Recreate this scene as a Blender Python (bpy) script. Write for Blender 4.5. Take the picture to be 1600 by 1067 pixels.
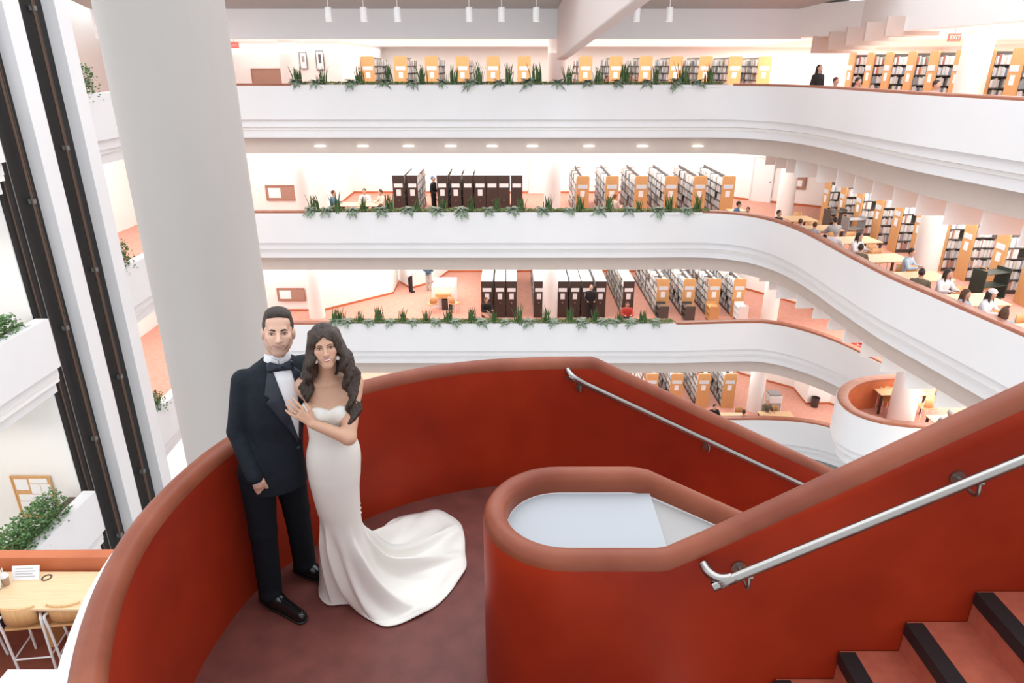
import bpy, bmesh, math, random
import numpy as np
from mathutils import Vector, Matrix
for o in list(bpy.data.objects): bpy.data.objects.remove(o)
SC = bpy.context.scene; COL = SC.collection
# ---------------------------------------------------------------- camera, sky, lights, exposure
cam = bpy.data.cameras.new('camera'); camo = bpy.data.objects.new('camera', cam); COL.objects.link(camo)
cam.sensor_width = 36; cam.lens = 24.0; cam.clip_start = .05; cam.clip_end = 200
camo.location = (0, 0, 2.9); camo.rotation_euler = (math.radians(68), 0, 0); SC.camera = camo
w = bpy.data.worlds.new('sky'); SC.world = w; w.use_nodes = True
bg = w.node_tree.nodes['Background']; bg.inputs[0].default_value = (.93, .96, 1, 1); bg.inputs[1].default_value = 0.95
SC.view_settings.view_transform = 'Standard'; SC.view_settings.look = 'None'
SC.view_settings.exposure = 0.47; SC.view_settings.gamma = 1; SC.view_settings.use_curve_mapping = False
def area(name, loc, sx, sy, power, color=(1, .97, .92), rot=(0, 0, 0)):
    l = bpy.data.lights.new(name, 'AREA'); l.shape = 'RECTANGLE'; l.size = sx; l.size_y = sy
    l.energy = power; l.color = color
    o = bpy.data.objects.new(name, l); COL.objects.link(o); o.location = loc; o.rotation_euler = rot
    return o
# daylight from the glazed roof over the atrium
area('skylight', (1, 11, 13), 20, 22, 1900, (.90, .95, 1))
R = [None, 2.24, -2.34, -6.90, -11.48]            # rim heights of the four balconies
FL = [None] + [r - 1.05 for r in R[1:]]           # floor heights
CE = [None, 3.85, -.18, -4.74, -9.32]             # ceiling heights over each floor
# ceiling lighting of the reading floors (fluorescent ceilings)
for k, (pf, pw) in {1: (1000, 800), 2: (1250, 1350), 3: (1250, 1350), 4: (1250, 1000)}.items():
    area('ceiling_light_far', (0, 32.2 if k > 1 else 34.5, CE[k] - .12), 24, 7.5 if k > 1 else 12, pf)
    if k == 1:
        area('fill_up_far', (0, 34, 3.35), 24, 12, 500, rot=(math.pi, 0, 0)); area('fill_up_right', (16.5, 18, 3.35), 9, 22, 500, rot=(math.pi, 0, 0))  # upward fill added to whiten the top floor ceiling, no fixtures modelled
        area('ceiling_light_corner', (17, 35, CE[1] - .12), 10, 11, 1200)
    if k == 4: area('ceiling_light_right', (17, 26, CE[4]-.12), 6, 8, 300); continue
    area('ceiling_light_right', (16.4 if k > 1 else 16.2, 17, CE[k] - (.7 if k in (2, 3) else .12)), 8 if k > 1 else 9, 22, pw)
for k in (1, 2, 3): area('ceiling_light_mid', (-13.4, 24, FL[k] + 4.0), 3.5, 10, 260); area('ceiling_light_left', (-12.2, 8, CE[k + 1] + 4.4 if k < 3 else CE[4] + 4.4), 2.5, 11, 120)
# ---------------------------------------------------------------- materials
MATS = {}
def mat(name, col, rough=.6, noise=0, nscale=5, metal=0, spec=.5, bump=0, bscale=40, emit=0, col2=None, attr=False, coat=0, stretch=None, trans=0, sheen=0):
    if name in MATS: return MATS[name]
    m = bpy.data.materials.new(name); m.use_nodes = True; nt = m.node_tree; b = nt.nodes['Principled BSDF']
    b.inputs['Base Color'].default_value = (*col, 1); b.inputs['Roughness'].default_value = rough
    b.inputs['Metallic'].default_value = metal; b.inputs['Specular IOR Level'].default_value = spec
    if coat: b.inputs['Coat Weight'].default_value = coat; b.inputs['Coat Roughness'].default_value = .2
    if trans: b.inputs['Transmission Weight'].default_value = trans
    if sheen: b.inputs['Sheen Weight'].default_value = sheen
    if emit: b.inputs['Emission Color'].default_value = (*col, 1); b.inputs['Emission Strength'].default_value = emit
    tc = nt.nodes.new('ShaderNodeTexCoord'); src = tc.outputs['Object']
    if stretch:
        mp = nt.nodes.new('ShaderNodeMapping'); mp.inputs['Scale'].default_value = stretch
        nt.links.new(src, mp.inputs[0]); src = mp.outputs[0]
    if attr:
        a = nt.nodes.new('ShaderNodeVertexColor'); a.layer_name = 'Col'
        nt.links.new(a.outputs[0], b.inputs['Base Color'])
    elif noise or col2:
        n = nt.nodes.new('ShaderNodeTexNoise'); n.inputs['Scale'].default_value = nscale; n.inputs['Detail'].default_value = 6
        nt.links.new(src, n.inputs['Vector'])
        r = nt.nodes.new('ShaderNodeValToRGB'); r.color_ramp.elements[0].position = .32; r.color_ramp.elements[1].position = .68
        c2 = col2 or tuple(max(0, c * (1 - noise)) for c in col)
        r.color_ramp.elements[0].color = (*c2, 1); r.color_ramp.elements[1].color = (*col, 1)
        nt.links.new(n.outputs['Fac'], r.inputs[0]); nt.links.new(r.outputs[0], b.inputs['Base Color'])
    if bump:
        n2 = nt.nodes.new('ShaderNodeTexNoise'); n2.inputs['Scale'].default_value = bscale; n2.inputs['Detail'].default_value = 4
        nt.links.new(src, n2.inputs['Vector'])
        bp = nt.nodes.new('ShaderNodeBump'); bp.inputs['Strength'].default_value = bump; bp.inputs['Distance'].default_value = .02
        nt.links.new(n2.outputs['Fac'], bp.inputs['Height']); nt.links.new(bp.outputs[0], b.inputs['Normal'])
    MATS[name] = m; return m
mat("white", (.82, .81, .815), .55, .03, .6)
mat('white_in', (.88, .87, .85), .6)
mat('concrete', (.47, .44, .415), .5, .06, 2.2, bump=.05, bscale=12, stretch=(1, 1, .35))
mat('beige', (.62, .52, .46), .6, .04, 2)
mat('red', (.36, .031, .009), .45, col2=(.23, .018, .007), nscale=1.4, bump=.06, bscale=9, spec=.18)
mat('redcap', (.275, .080, .042), .40, col2=(.175, .040, .020), nscale=2.2, bump=.08, bscale=16, spec=.25)
mat('landing', (.16, .047, .038), .5, col2=(.115, .034, .028), nscale=7, bump=.04, bscale=60, spec=.3)
mat('tread', (.46, .12, .072), .55, col2=(.38, .09, .055), nscale=14, spec=.25)
mat('rubber', (.012, .012, .013), .45)
mat('carpet', (.64, .33, .26), .95, col2=(.57, .27, .205), nscale=9)
mat('carpet_dark', (.30, .085, .05), .95, col2=(.22, .055, .03), nscale=3)
mat('orange_wall', (.55, .16, .06), .55, col2=(.46, .12, .045), nscale=2)
mat('capbrown', (.40, .15, .085), .4, col2=(.33, .11, .06), nscale=4)
mat('oak', (.70, .40, .17), .45, col2=(.62, .34, .14), nscale=3, stretch=(14, 14, 1))
mat('oak_light', (.78, .56, .33), .4, col2=(.70, .48, .27), nscale=3, stretch=(1.2, 14, 14))
mat('brown', (.055, .036, .03), .5)
mat('shelf_dark', (.10, .085, .075), .5)
mat('shelf_light', (.75, .73, .70), .5)
mat('book', (.7, .7, .7), .6, attr=True)
mat('paper', (.87, .88, .90), .7)
mat('paper_blue', (.66, .74, .80), .6)
mat('print', (.12, .12, .14), .6)
mat('steel', (.34, .325, .31), .30, metal=1, bump=.02, bscale=120)
mat('steel_dark', (.30, .29, .27), .35, metal=1)
mat('black', (.006, .006, .006), .6, col2=(.012, .010, .009), nscale=2)
mat('railbrown', (.10, .055, .035), .5)
mat('cable', (.22, .21, .20), .5)
mat('bracket', (.16, .16, .16), .5)
mat('leaf', (.055, .12, .035), .5, col2=(.09, .17, .05), nscale=6)
mat('leaf_pale', (.46, .52, .43), .5, col2=(.15, .24, .13), nscale=16)
mat('leaf_bush', (.10, .22, .06), .45, col2=(.045, .11, .03), nscale=9)
mat('moss', (.17, .24, .08), .9, col2=(.28, .33, .15), nscale=14)
mat('soil', (.10, .07, .05), .95)
mat('grey', (.35, .35, .36), .5)
mat('darkgreen', (.035, .05, .04), .5)
mat('lampwhite', (.9, .9, .9), .4)
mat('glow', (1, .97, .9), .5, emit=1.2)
mat('exit', (.9, .12, .08), .4, emit=.6)
mat('corkbrown', (.42, .25, .19), .8, noise=.15, nscale=20)
mat('glass', (.9, .95, .95), .05, trans=1)
mat('plasticwhite', (.82, .82, .82), .4)
mat('pink', (.80, .66, .60), .7)
# ---------------------------------------------------------------- mesh helpers
class MB:
    def __init__(s): s.v = []; s.f = []; s.m = []; s.c = None
    def add(s, vs, fs, m=0):
        n = len(s.v); s.v += [tuple(v) for v in vs]; s.f += [tuple(i + n for i in f) for f in fs]; s.m += [m] * len(fs); return s
    def box(s, x0, x1, y0, y1, z0, z1, m=0):
        return s.add([(x0,y0,z0),(x1,y0,z0),(x1,y1,z0),(x0,y1,z0),(x0,y0,z1),(x1,y0,z1),(x1,y1,z1),(x0,y1,z1)],
                     [(0,3,2,1),(4,5,6,7),(0,1,5,4),(1,2,6,5),(2,3,7,6),(3,0,4,7)], m)
    def prism(s, poly, z0, z1, m=0, top=None):
        n = len(poly)
        a = sum(poly[i][0]*poly[(i+1)%n][1]-poly[(i+1)%n][0]*poly[i][1] for i in range(n))
        if a < 0: poly = poly[::-1]
        s.add([(x,y,z0) for x,y in poly]+[(x,y,z1) for x,y in poly], [(i,(i+1)%n,n+(i+1)%n,n+i) for i in range(n)], m)
        s.add([(x,y,z1) for x,y in poly], [tuple(range(n))], m if top is None else top)
        s.add([(x,y,z0) for x,y in poly], [tuple(range(n))[::-1]], m); return s
    def tube(s, pts, r, seg=10, m=0, caps=True):
        pts = [Vector(p) for p in pts]; n = len(pts); rr = r if isinstance(r, (list, tuple)) else [r]*n
        rings = []; up = None
        for i, p in enumerate(pts):
            t = (pts[min(i+1,n-1)]-pts[max(i-1,0)]).normalized()
            if up is None: up = Vector((0,0,1)) if abs(t.z) < .9 else Vector((1,0,0))
            a = t.cross(up).normalized(); b = a.cross(t).normalized(); up = b
            rings += [p + (a*math.cos(2*math.pi*k/seg)+b*math.sin(2*math.pi*k/seg))*rr[i] for k in range(seg)]
        fs = [(i*seg+k, i*seg+(k+1)%seg, (i+1)*seg+(k+1)%seg, (i+1)*seg+k) for i in range(n-1) for k in range(seg)]
        if caps: fs += [tuple(range(seg))[::-1], tuple((n-1)*seg+k for k in range(seg))]
        return s.add(rings, fs, m)
    def cyl(s, x, y, z0, z1, r, seg=16, m=0, r2=None):
        return s.tube([(x,y,z0),(x,y,z1)], [r, r if r2 is None else r2], seg, m)
    def lathe(s, prof, seg=16, c=(0,0,0), m=0):
        n = len(prof)
        vs = [(c[0]+r*math.cos(2*math.pi*k/seg), c[1]+r*math.sin(2*math.pi*k/seg), c[2]+z) for r, z in prof for k in range(seg)]
        fs = [(i*seg+k, i*seg+(k+1)%seg, (i+1)*seg+(k+1)%seg, (i+1)*seg+k) for i in range(n-1) for k in range(seg)]
        return s.add(vs, fs, m)
    def sweep(s, prof, path, m=0, closed=False, caps=True, mats=None):
        # prof: list of (outward offset, z); path: list of (x, y, z). outward = right of travel
        n = len(path); q = len(prof); vs = []
        for i, p in enumerate(path):
            a = Vector(path[max(i-1,0)][:2]); b = Vector(path[min(i+1,n-1)][:2]); d1 = b-a
            if d1.length < 1e-6: d1 = Vector((1,0))
            t = d1.normalized(); nx, ny = t.y, -t.x
            if 0 < i < n-1:
                t0 = (Vector(p[:2])-a).normalized(); cs = max(.5, abs(t0.dot(t))); 
            else: cs = 1
            vs += [(p[0]+nx*o/cs, p[1]+ny*o/cs, p[2]+z) for o, z in prof]
        e = q if closed else q-1
        for j in range(e):
            k = (j+1) % q
            fs = [(i*q+j, (i+1)*q+j, (i+1)*q+k, i*q+k) for i in range(n-1)]
            if j == 0: base = len(s.v); s.add(vs, fs, mats[j] if mats else m)
            else: s.f += [tuple(base+u for u in f) for f in fs]; s.m += [mats[j] if mats else m]*len(fs)
        if closed and caps:
            s.f += [tuple(base+u for u in range(q)), tuple(base+(n-1)*q+u for u in range(q))[::-1]]; s.m += [m, m]
        return s
    def build(s, name, mats, parent=None, loc=None, smooth=False, bevel=0, fix=True):
        me = bpy.data.meshes.new(name); me.from_pydata(s.v, [], s.f)
        for mm in (mats if isinstance(mats, (list, tuple)) else [mats]): me.materials.append(MATS[mm])
        me.polygons.foreach_set('material_index', s.m)
        if fix:
            bm = bmesh.new(); bm.from_mesh(me); bmesh.ops.recalc_face_normals(bm, faces=bm.faces); bm.to_mesh(me); bm.free()
        if s.c is not None:
            a = me.color_attributes.new('Col', 'FLOAT_COLOR', 'CORNER'); buf = []
            for p, c in zip(me.polygons, s.c): buf += list(c) * p.loop_total
            a.data.foreach_set('color', buf)
        if smooth: sm(me, smooth)
        o = bpy.data.objects.new(name, me); COL.objects.link(o)
        if parent is not None: o.parent = parent
        if loc: o.location = loc
        if bevel:
            b = o.modifiers.new('bevel', 'BEVEL'); b.width = bevel; b.segments = 2; b.limit_method = 'ANGLE'
        return o
def sm(me, ang=True):
    me.polygons.foreach_set('use_smooth', [True]*len(me.polygons))
    if ang is not True: me.set_sharp_from_angle(angle=math.radians(ang))
def tag(o, label, cat, group=None, kind=None):
    o['label'] = label; o['category'] = cat
    if group: o['group'] = group
    if kind: o['kind'] = kind
    return o
def struct(o): o['kind'] = 'structure'; return o
def empty(name, loc=(0,0,0), rz=0):
    o = bpy.data.objects.new(name, None); COL.objects.link(o); o.location = loc; o.rotation_euler = (0,0,rz); o.empty_display_size = .1; return o
def kids(o): return [c for c in COL.objects if c.parent == o]
def dup(root, loc, rz=None, tree=None):
    r = root.copy(); COL.objects.link(r); r.location = loc
    if rz is not None: r.rotation_euler = (0,0,rz)
    for ch, gs in (tree or [(c, list(c.children)) for c in root.children]):
        c = ch.copy(); COL.objects.link(c); c.parent = r
        for g in gs:
            d = g.copy(); COL.objects.link(d); d.parent = c
    return r
def inst(name, me, parent=None, loc=(0,0,0), rz=0, scale=None):
    o = bpy.data.objects.new(name, me); COL.objects.link(o); o.location = loc; o.rotation_euler = (0,0,rz)
    if parent is not None: o.parent = parent
    if scale: o.scale = scale
    return o
def crv(pts, n=8):
    P = [Vector(p) for p in pts]; out = []
    for i in range(len(P)-1):
        a = P[max(i-1,0)]; b = P[i]; c = P[i+1]; d = P[min(i+2,len(P)-1)]
        for k in range(n):
            t = k/n; out.append(tuple(.5*((2*b)+(c-a)*t+(2*a-5*b+4*c-d)*t*t+(3*b-a-3*c+d)*t**3)))
    out.append(tuple(P[-1])); return out
ORD = ['first','second','third','fourth','fifth','sixth','seventh','eighth','ninth','tenth','eleventh','twelfth','thirteenth','fourteenth','fifteenth','sixteenth','seventeenth','eighteenth','nineteenth','twentieth']
rnd = random.Random(7)
mat('wellcover', (.36,.375,.40), .6)
mat('pink2', (.72,.64,.61), .6)
mat('grey2', (.34,.335,.33), .6)
# ================================================================ the red stair
def stair():
    out = crv([(-.1,.72,0),(-.68,.93,0),(-1.14,1.33,0),(-1.46,1.9,0),(-1.61,2.5,0),(-1.555,3.1,0),(-1.37,3.5,0),(-1.05,3.87,0),(-.66,4.13,0),(-.24,4.28,0),(.2,4.34,0),(.52,4.35,0)], 6)
    out += [(.56,4.35,0),(.60,4.35,-.012),(.8,4.35,-.112),(4.0,4.35,-1.71)]
    arc = [(-.062+.062*math.cos(a), .935+.065*math.sin(a)) for a in [math.pi*k/8 for k in range(9)]]
    prof = [(0,-.3),(0,.6)] + arc + [(-.124,.875),(-.20,.855),(-.21,-.5),(-.17,-.5)]
    ms = [0] + [1]*9 + [1] + [2]*10
    o = struct(MB().sweep(prof, out, closed=True, m=2, mats=[0,0]+[1]*9+[2]*5).build('wall_stair_outer', ['red','redcap','white'], smooth=40))
    # inner well wall
    sN, sF = .60, -.50
    inn = [(3.6,2.29,sN*(3.6-.66)),(.80,2.29,sN*.14),(.70,2.29,.03),(.66,2.29,.008),(.62,2.29,0)]
    inn += [(.24+.375*math.cos(a), 2.665+.375*math.sin(a), 0) for a in [-math.pi/2-math.pi*k/20 for k in range(21)]]
    inn += [(.60,3.04,0),(.64,3.04,-.005),(.70,3.04,-.02),(.80,3.04,sF*.14),(3.6,3.04,sF*2.94)]
    arc = [(.056-.056*math.cos(a), .935+.065*math.sin(a)) for a in [math.pi*k/8 for k in range(9)]]
    prof = [(0,-.6),(0,.6)] + arc + [(.112,.89),(.112,-.6)]
    struct(MB().sweep(prof, inn, closed=True, m=0, mats=[0,0]+[1]*9+[2]*2).build('wall_stair_inner', ['red','redcap','white'], smooth=40))
    b = MB()
    pl = [(.24+.268*math.cos(a), 2.665+.268*math.sin(a)) for a in [-math.pi/2-math.pi*k/20 for k in range(21)]]
    pl = [(.70,2.397)] + pl + [(.70,2.933)]
    b.prism(pl, .80, .885)
    struct(b.build('trim_well_cover', ['wellcover']))
    b = MB(); b.add([(.70,2.40,.86),(.70,2.93,.86),(3.4,2.93,-.46),(3.4,2.40,-.46)], [(0,1,2,3)]); b.add([(.70,2.40,.84),(.70,2.93,.84),(3.4,2.93,-.48),(3.4,2.40,-.48)], [(3,2,1,0)])
    struct(b.build('trim_well_soffit', ['grey2']))
    # landing slab
    b = MB(); pl = [(x, y) for x, y, z in out if x < .5 or y < 3] + [(.75,4.36),(.75,.72)]
    b.prism(pl, -.28, 0, 1, top=0)
    struct(b.build('floor_landing', ['landing','white']))
    # near flight, rising to the right, and far flight, falling to the right
    st = tag(empty('staircase', (0,0,0)), 'red painted stair flight with black nosings rising at lower right', 'staircase')
    s1 = MB(); s1.box(0,.265,.80,2.285,-.167,0); n1 = MB()
    n1.add([(-.012,.80,.004),(.062,.80,.004),(.062,2.275,.004),(-.012,2.275,.004),(-.012,.80,-.055),(.0,.80,-.055),(0,2.275,-.055),(-.012,2.275,-.055)],
           [(0,1,2,3),(0,3,7,4),(4,7,6,5),(3,2,6,7),(0,4,5,1)])
    so = s1.build('step', ['tread'], st); no = n1.build('nosing', ['rubber'], so)
    so.location = (.93,0,.167)
    for k in range(1, 9):
        a = inst('step', so.data, st, (.93+.26*k, 0, .167*(k+1))); inst('nosing', no.data, a)
    b = MB(); b.add([(.93,.8,0),(.93,2.285,0),(3.4,2.285,1.5),(3.4,.8,1.5),(.93,.8,-.3),(.93,2.285,-.3),(3.4,2.285,1.2),(3.4,.8,1.2)], [(4,5,6,7),(0,1,5,4),(1,2,6,5),(3,0,4,7)])
    b.build('stringer', ['white'], st)
    st = tag(empty('staircase', (0,0,0)), 'red painted stair flight falling away behind the central well', 'staircase')
    s2 = MB().box(0,.30,3.045,4.345,-.4,0).build('step', ['tread'], st); s2.location = (.75,0,-.16)
    for k in range(1, 10): inst('step', s2.data, st, (.75+.3*k, 0, -.16-.15*k))
    # near outer parapet beyond the picture: keeps the near flight enclosed
    def rail(name, pts, brs, wally, sgn, label):
        e = tag(empty(name, pts[0]), label, 'handrail'); off = Vector(pts[0])
        p = [Vector(q)-off for q in crv(pts, 5)]
        MB().tube(p, .021, 14).build('tube', ['steel'], e, smooth=60)
        for (x, z) in brs:
            yr = pts[3][1]
            b = MB(); b.tube([(0,0,0),(0,-sgn*.008,0)], .031, 18); b.build('flange', ['steel'], e, Vector((x, wally, z-.075))-off, smooth=40)
            b = MB(); b.tube(crv([(0,-sgn*.006,0),(0,yr-wally,-.004),(.0,yr-wally,.06)],4), .008, 8); b.tube([(-.012,yr-wally,.052),(.012,yr-wally,.052)], .011, 8)
            b.build('bracket_arm', ['steel_dark'], e, Vector((x, wally, z-.075))-off, smooth=40)
    s = .545
    rail('handrail', [(.790,2.262,.995),(.80,2.215,.993),(.835,2.178,.995),(.89,2.17,1.012),(.97,2.17,1.053),(2.9,2.17,1.053+s*1.93)], [(.945,1.036),(1.75,1.05+s*.78)], 2.29, 1, 'brushed steel handrail on the red inner wall beside the black nosed steps')
    s = -.504
    rail('handrail', [(.39,4.345,.93),(.40,4.31,.92),(.43,4.28,.90),(.52,4.28,.845),(.60,4.28,.805),(3.2,4.28,.805+s*2.6)], [(.475,.872),(1.42,.805+s*.82)], 4.35, 1, 'thin bright steel handrail on the far red wall behind the well')
stair()
# ================================================================ balconies
P12 = crv([(-11.6,26.1),(-9,26.1),(-6,26.1),(-3,26.1),(0,26.1),(3,26.1),(5.2,26.11),(7.0,26.15),(8.1,25.98),(9.0,25.35),(9.6,24.1),(9.85,22.3),(9.9,20.0),(10.0,17.6),(10.25,15.9),(10.65,13.2),(11.3,9),(11.8,5)], 6)
P3 = crv([(-11.6,26.1),(-9,26.1),(-6,26.1),(-3,26.1),(0,26.1),(3,26.1),(5.2,26.1),(7.0,26.1),(9.2,26.25),(10.5,26.2),(11.5,25.5),(12.3,24.35),(12.85,22.9),(13.3,21.5)], 6)
BAY = crv([(13.6,21.25),(13.0,21.2),(11.7,20.92),(10.75,20.2),(10.27,19.3),(10.3,18.4),(10.94,17.74),(12.1,17.45),(13.4,17.35),(16,17.2)], 6)
P4 = crv([(-11.6,26.2),(-9,26.2),(-6,26.2),(-3,26.22),(0,26.25),(3,26.3),(6,26.35),(8,26.38),(9.6,26.4),(11.2,26.4),(12.5,26.22),(13.5,25.8),(14.3,25.0),(14.8,23.8),(15,20)], 6)
FPROF = [(-.30,-1.06),(-.30,-.01),(0,-.01),(0,-1.17),(-.10,-1.19),(-.10,-1.43),(-.24,-1.47),(-.24,-1.82),(-.5,-1.82),(-.5,-1.3)]
FM = [1,0,0,0,0,0,0,0,0,0]
CAP = [(-.34,-.015),(-.345,.04),(-.30,.065),(-.06,.065),(-.025,.04),(-.03,-.015)]
def z3(P, z): return [(p[0], p[1], z) for p in P]
NAMES = {1:'top', 2:'second', 3:'third', 4:'fourth'}
def sub(P, x0, x1):
    return [p for p in P if x0 <= p[0] <= x1 and p[1] > 25.5]
def offs(P, d):
    out = []
    for i, p in enumerate(P):
        a = Vector(P[max(i-1,0)][:2]); b = Vector(P[min(i+1,len(P)-1)][:2]); t = (b-a).normalized()
        out.append((p[0]-t.y*d, p[1]+t.x*d))
    return out
tr = [0]
def trim(o):
    return struct(o)
for k, P in {1:P12, 2:P12, 3:P3, 4:P4}.items():
    struct(MB().sweep(FPROF, z3(P, R[k]), closed=True, mats=FM).build('wall_balcony_'+NAMES[k], ['white','orange_wall'], smooth=35))
    xs = {1:(-7.9,7.9), 2:(-7.9,7.3), 3:(-7.4,6.7), 4:(20,21)}[k]
    # planter on the straight stretch, brown cap elsewhere
    i0 = [i for i, p in enumerate(P) if p[0] >= xs[1] or p[1] < 25.6][0] if k < 4 else 0
    pr = P[i0:]; pr = [(xs[1], P[i0][1]+.02)] + pr if k < 4 else pr
    struct(MB().sweep(CAP, z3(pr, R[k]), closed=True).build('trim_cap_%s_right' % NAMES[k], ['capbrown'], smooth=35))
    if k < 4:
        struct(MB().sweep(CAP, z3([(-11.6,26.1),(xs[0],26.1)], R[k]), closed=True).build('trim_cap_%s_left' % NAMES[k], ['capbrown'], smooth=35))
        y = 26.1
        MB_ = MB(); MB_.box(xs[0], xs[1], y-.012, y+.07, -.06, .025, 0); MB_.box(xs[0], xs[1], y+.5, y+.62, -.5, .03, 1); MB_.box(xs[0], xs[1], y+.07, y+.5, -.5, -.06, 2)
        struct(MB_.build('trim_planter_%s' % NAMES[k], ['white','capbrown','moss'], None, (0,0,R[k])))
BP = [(0,0,0)]
struct(MB().sweep(FPROF, z3(BAY, R[3]), closed=True, mats=FM).build('wall_balcony_bay', ['white','orange_wall'], smooth=35))
struct(MB().sweep(CAP, z3(BAY, R[3]), closed=True).build('trim_cap_bay', ['capbrown'], smooth=35))
# floors and the ceilings hung below them
YB = {1:41.5, 2:37, 3:38, 4:37}
def floor_poly(P, inset, yb, xr=24, xl=-11.4):
    q = offs(P, inset)
    return q + [(xr, q[-1][1]), (xr, yb), (xl, yb)]
for k, P in {1:P12, 2:P12, 3:P3, 4:P4}.items():
    struct(MB().prism(floor_poly(P, .2, YB[k]), FL[k]-.5, FL[k], 1, top=0).build('floor_'+NAMES[k], ['carpet','white_in']))
    if k > 1:
        b = MB().prism(floor_poly(P12 if k < 4 else P3, .55, max(YB[k], YB[k-1])), CE[k], FL[k-1]-.51, 0)
        struct(b.build('ceiling_'+NAMES[k], ['beige']))
struct(MB().prism([(13.6,21.0),(11.7,20.8),(10.9,20.1),(10.45,19.3),(10.5,18.4),(11.1,17.95),(12.1,17.65),(17,17.4),(17,21.4)], FL[3]-.5, FL[3]+.004, 1, top=0).build('floor_bay', ['carpet','white']))
struct(MB().box(13.3,24,5,21.35,FL[3]-.5,FL[3]-.002,1).build('floor_right_third', ['carpet','white']))
c1 = struct(MB().prism([(-15,27.3),(9.9,27.3),(11.6,25),(11.6,5),(24,5),(24,41.5),(-15,41.5)], 3.85, 4.9, 0).build('ceiling_top', ['white_in']))
# baffles hanging under the right hand ceilings
for k, par in ((2, 'ceiling_second'), (3, 'ceiling_third')):
    par = bpy.data.objects[par]; bf = MB().box(0,1.5,-.03,.03,-.62,0); me = None
    for j in range(15):
        y = 28.2-1.12*j
        xx = [p[0] for p in sorted(P12, key=lambda p: abs(p[1]-y)) if p[0] > 5][0]+.75 if y < 25.5 else 10.2
        if me is None: o = bf.build('baffle', ['white_in'], par, (xx, y, CE[k])); me = o.data
        else: inst('baffle', me, par, (xx, y, CE[k]))
# ================================================================ walls behind the reading floors
def wall(name, pts, z0, z1, m='white_in', base=True):
    P = [(x, y, 0) for x, y in pts]
    o = struct(MB().sweep([(0,z0),(0,z1),(-.15,z1),(-.15,z0)], P, closed=True).build(name, [m]))
    if base: struct(MB().sweep([(.02,z0),(.02,z0+.1),(.001,z0+.1),(.001,z0)], P, closed=True).build('baseboard_'+name[5:], ['orange_wall']))
    return o
wall('wall_far_top', [(-15,41.3),(24,41.3)], FL[1], 3.9)
wall('wall_left_top', [(-15.9,31),(-7.2,31),(-7.2,41.3)], FL[1], 3.9, 'white_in')
wall('wall_left_second', [(-15.9,31.2),(-8.4,31.2),(-8.4,36.8)], FL[2], CE[2]+.05)
wall('wall_far_second', [(-8.4,36.6),(11.0,36.6),(11.4,34.9),(14.8,32.5),(17,32.2),(17.2,36.5),(24,36.5)], FL[2], CE[2]+.05)
wall('wall_left_third', [(-15.9,30.7),(-9.0,30.75),(-6.1,33.4),(-6.1,35.2)], FL[3], CE[3]+.05)
wall('wall_far_third', [(-6.6,36.2),(-5.3,34.2),(-4.2,35.4),(-3.6,37.4),(11.6,37.4),(12.2,34.1),(14.3,31.3),(15.5,28.7),(18,27),(24,27)], FL[3], CE[3]+.05)
wall('wall_far_fourth', [(-9.4,36.6),(11.5,36.6),(12.3,33.5),(14.5,31.7),(14.45,29.95),(15.6,30.0),(17,28),(24,28)], FL[4], CE[4]+.05)
wall('wall_right_top', [(23.9,41.3),(23.9,5)], FL[1], 3.9, base=False)
wall('wall_right_second', [(23.9,36.5),(23.9,5)], FL[2], CE[2]+.05, base=False)
wall('wall_right_third', [(23.9,27),(23.9,5)], FL[3], CE[3]+.05, base=False)
# roof edge beyond the atrium: bulkhead, roof underside, the sloping beam
struct(MB().prism([(-15,26.9),(10.4,26.9),(10.4,27.3),(-15,27.3)], 3.80, 5.2).build('wall_bulkhead_top', ['white']))
b = MB(); b.add([(-15,26.95,4.76),(11.5,26.95,4.76),(11.5,22.5,5.6),(-15,22.5,5.6),(-15,26.95,5.2),(11.5,26.95,5.2),(11.5,22.5,6.1),(-15,22.5,6.1)], [(0,1,2,3),(4,5,6,7),(0,1,5,4),(2,3,7,6),(0,3,7,4),(1,2,6,5)])
struct(b.build('ceiling_roof_edge', ['concrete']))
b = MB(); b.add([(1.62,26.9,3.08),(2.72,14,4.35),(2.72,14,8.5),(1.62,26.9,8.5),(1.98,26.9,3.08),(3.08,14,4.35),(3.08,14,8.5),(1.98,26.9,8.5)], [(0,1,2,3),(4,5,6,7),(0,1,5,4),(1,2,6,5),(2,3,7,6),(3,0,4,7)])
struct(b.build('trim_roof_beam', ['pink2'], bevel=.05))
# stepped ceiling coffers over the right wing of the top floor
cf = c1
for j in range(5):
    MB().box(0,1.6,0,.12,-.55,0).build('baffle', ['beige'], cf, (10.6+.12*j, 26.2-1.0*j, 3.86+.1*j))
def column(x, y, k, label, r=.36):
    z0, z1 = FL[k], CE[k]+.02
    b = MB().lathe([(r,0),(r,z1-z0)], 28, (0,0,0)); 
    o = tag(b.build('column', ['white_in'], None, (x,y,z0), smooth=True), label, 'column', 'round white columns'); return o
LV = {1:'top floor', 2:'second floor', 3:'third floor', 4:'lowest floor'}
for k in (1,2,3):
    column(-9.05, 29.9, k, 'round white column at the left end of the far side, %s' % LV[k])
    column(1.75, 29.9 if k > 1 else 28.6, k, 'round white column in the middle of the far side, %s' % LV[k])
column(12.05, 30.2, 2, 'round white column by the angled wall, second floor')
column(11.85, 29.6, 3, 'round white column standing in the open carpet, third floor')
column(11.7, 29.4, 4, 'round white column beside the copier on the lowest floor')
column(13.55, 21.6, 1, 'round white column between the book stacks at top right', .40)
column(13.4, 21.5, 2, 'round white column among the oak ended stacks, right wing', .40)
column(12.75, 19.85, 3, 'round white column standing in front of the reading bay table', .40)
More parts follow.
